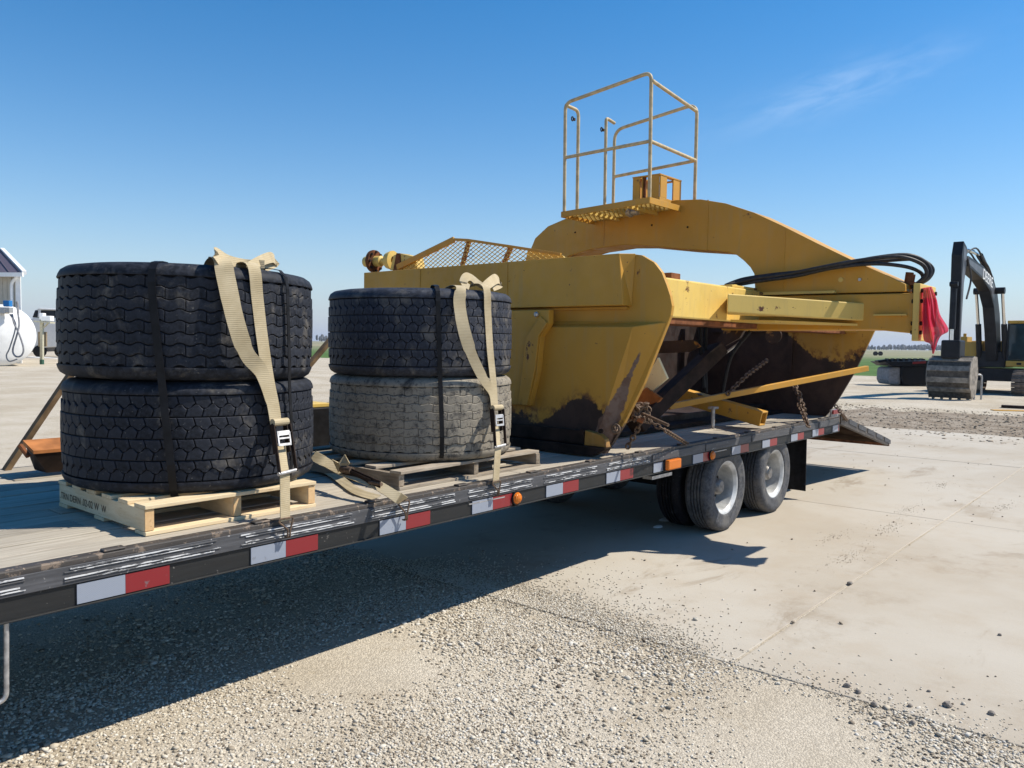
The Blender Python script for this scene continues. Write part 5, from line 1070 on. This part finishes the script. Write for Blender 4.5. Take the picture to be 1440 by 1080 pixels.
# roof: eave to ridge, gable rake on right
ridge_h=2.9; er=corner-w_*.55-dF*.5; el=corner+w_*11-dF*.5; rr_=corner+w_*2.6+dF*4.2; rl=corner+w_*11+dF*4.2
rr_=LP(2,351,8); rl=rr_+w_*9
ez2=ez+.05
def zz(p,z): return V(p.x,p.y,z)
RA=zz(er,ez2); RB=zz(el,ez2); RC=zz(rl,rr_.z); RD=zz(rr_,rr_.z)
m=MB(); m.loft([RA,RB,RC,RD],[RA-V(0,0,.1),RB-V(0,0,.1),RC-V(0,0,.1),RD-V(0,0,.1)]); rf=m.build('roof',ROOFM,bl)
for i in range(16):
    t=i/16; a=RA.lerp(RB,t+.02)+V(0,0,.03); b=RD.lerp(RC,t+.02)+V(0,0,.03); m=MB(); m.beam(a,b,.05,.06); m.build('roof_seam',ROOFM,rf)
m=MB(); m.beam(RA+V(0,0,-.1)-dF*.05,RB+V(0,0,-.1)-dF*.05,.12,.24); m.build('gutter',WHITE,rf)
m=MB(); m.beam(RA-w_*.05,RD-w_*.05,.22,.22); m.build('rake_trim',WHITE,rf)
back_e=zz(rr_+bD*5+w_*3,ez2); m=MB(); m.loft([RD,RC,zz(rl+bD*6,ez2),back_e],[RD-V(0,0,.1),RC-V(0,0,.1),zz(rl+bD*6,ez2-.1),back_e-V(0,0,.1)]); m.build('back_roof',ROOFM,rf)
m=MB(); m.add([zz(corner,ez),zz(back,ez),zz(rr_+bD*.2+w_*.6,RD.z-.5)],[(0,1,2)]); m.build('gable',WALLM,bl)
p=corner+w_*.55-dF*.1; m=MB(); m.tube(fillet([V(p.x,p.y,ez-.1)-w_*.4,V(p.x,p.y,ez-.5),V(p.x,p.y,1.5)],.2),.1,10); m.build('downspout',WHITE,bl,smooth=True)
# white fuel tank, end-on
tk=empty('fuel_tank',V(LP(5,514).x,LP(5,514).y,-.03),'big white horizontal fuel tank with a grey hose hanging on its end','tank')
tc_=LP(2,472,-1.5); tr_=(515-428)/2/1130*(Dp-1.5)*.99
tc_.z=tr_-.03+.05
m=MB(); m.lathe(tc_,bD,[(0,-.28),(tr_*.4,-.24),(tr_*.75,-.14),(tr_*.93,-.05),(tr_,.06),(tr_,4.2),(tr_*.9,4.4),(0,4.55)],48); m.build('tank_shell',WHITE,tk,smooth=True)
m=MB(); m.tube(cat([LP(17,442,-2.2),LP(20,455,-2.4),LP(27,470,-2.5),LP(33,490,-2.5),LP(30,500,-2.5),LP(22,501,-2.5),LP(18,492,-2.5),LP(24,470,-2.5),LP(27,455,-2.4),LP(24,432,-2.2)],6),.045,8); m.build('fuel_hose',GREY,tk,smooth=True)
m=MB(); m.tube(cat([LP(14,442,-2.2),LP(22,458,-2.4),LP(14,488,-2.5),LP(9,500,-2.5),LP(13,508,-2.5),LP(24,505,-2.5)],6),.035,8); m.build('vent_hose',GREY,tk,smooth=True)
m=MB(); c=LP(11,427,-1.8); m.box(c,(.32,.3,.32),RM); m.build('pump_meter',BLUE,tk,bevel=.02)
m=MB(); c=LP(8,436,-1.8); m.box(c,(.6,.35,.28),RM); c=LP(1,438,-1.8); m.box(c,(.7,.4,.22),RM); m.build('pump_body',STEEL,tk,bevel=.02)
m=MB(); m.tube([LP(24,424,-2),LP(26,440,-2)],.06,8); m.build('nozzle',GREY,tk)
# mailbox-like post
po=empty('sign_post',V(LP(59,512).x,LP(59,512).y,-.03),'tan post with a small shelf and box beside the white tank','post')
a=atZ(59,513,-.03); dd=(a-cam).dot(fw)
def PP(x,y,e=0): return cam+ray(x,y)*(dd+e)
m=MB(); m.beam(a,PP(59,450),.16,.16,up=dF); m.build('post',TAN,po,bevel=.01)
m=MB(); m.beam(PP(51,452),PP(74,454),.5,.08); m.build('shelf',TAN,po); m=MB(); m.beam(PP(60,462),PP(69,453),.1,.06); m.build('brace',TAN,po)
m=MB(); m.box(PP(67,448),(.55,.4,.3),RM); m.box(PP(60,445),(.25,.3,.38),RM); m.build('box',WHITE,po,bevel=.04)
m=MB(); m.box(PP(60,477,.2),(.48,.1,.85),RM); m.build('notice_board',simple('brown_board',(.25,.2,.13),.8),po)
m=MB(); m.tube([a,a+V(0,0,.3)],.12,10); m.build('base_sleeve',NEAVY,po)
# white truck behind
tk2=empty('white_truck',V(LP(66,500,20).x,LP(66,500,20).y,-.03),'white truck with dark windows partly hidden behind the left tyre stack','truck')
def TP(x,y,e=0): return cam+ray(x,y)*(62+e)
def tprism(nm,pts,mt,e=0,th=2.,bv=.05):
    m=MB(); m.prism([TP(x,y,e) for x,y in pts],dF*th); return m.build(nm,mt,tk2,bevel=bv)
tprism('body',[(40,452),(46,447),(100,447),(100,487),(40,490)],WHITE)
tprism('cab',[(45,446.5),(49,436),(100,437),(100,446.5)],GLASS,.1)
tprism('roof',[(50,435.5),(55,433),(100,435),(100,437)],WHITE)
tprism('pillar',[(53,446),(54,436),(57,436),(57,446)],WHITE,0,.05,0)
tprism('skirt',[(42,490),(100,487.5),(100,492),(44,495)],GREY,.3)
for x_ in(54,84):
    m=MB(); m.lathe(TP(x_,494,-.1),dF,[(0,0),(.3,.0),(.45,.05),(.45,.35),(0,.35)],20); m.build('wheel',BLKP,tk2,smooth=True)
m=MB(); m.beam(LP(40,503,16),LP(100,506,16),1.,.15); o=m.build('concrete_kerb',WHITE,None); o.location=(0,0,0); tag(o,'low white kerb on the yard behind the post','kerb')
# far tree lines (bare, hazy)
def treeline(name,p0,p1,n,h0,h1,label):
    TRM=bpy.data.materials.get('bare_far_trees') or simple('bare_far_trees',(.115,.115,.12),.95,0,.3,.02,0)
    m=MB(); a=V(*p0,0); b=V(*p1,0)
    for i in range(n):
        t=(i+random.random())/n; p=a.lerp(b,t)+V(random.uniform(-12,12),random.uniform(-12,12),0); cl_=.5+.5*noise.noise(V(t*14,3,p0[0]*.01)); h=(h0+(h1-h0)*max(0,cl_)**2)*random.uniform(.75,1.15); r__=h*random.uniform(.16,.3)
        k=len(m.v); 
        for v_ in IV: m.v.append((p.x+v_[0]*r__*random.uniform(.7,1.2),p.y+v_[1]*r__*random.uniform(.7,1.2),h*.55+v_[2]*h*.42*random.uniform(.7,1.2)))
        m.f+=[tuple(int(q)+k for q in f) for f in IF]
        m.beam((p.x,p.y,-.5),(p.x,p.y,h*.5),.5,.5)
    o=m.build(name,TRM,None); tag(o,label,'trees',kind='stuff'); return o
a=cam+ray(1150,487)*900; b=cam+ray(1480,487)*950; treeline('tree_line',(a.x,a.y),(b.x,b.y),520,3,15,'bare grey tree line on the horizon at the right')
a=cam+ray(380,487)*700; b=cam+ray(520,487)*720; treeline('tree_line',(a.x,a.y),(b.x,b.y),60,5,11,'bare tree line on the horizon seen between the tyre stacks')
a=cam+ray(25,487)*260; b=cam+ray(120,487)*300; treeline('tree_line',(a.x,a.y),(b.x,b.y),40,4,10,'dark trees behind the white truck')
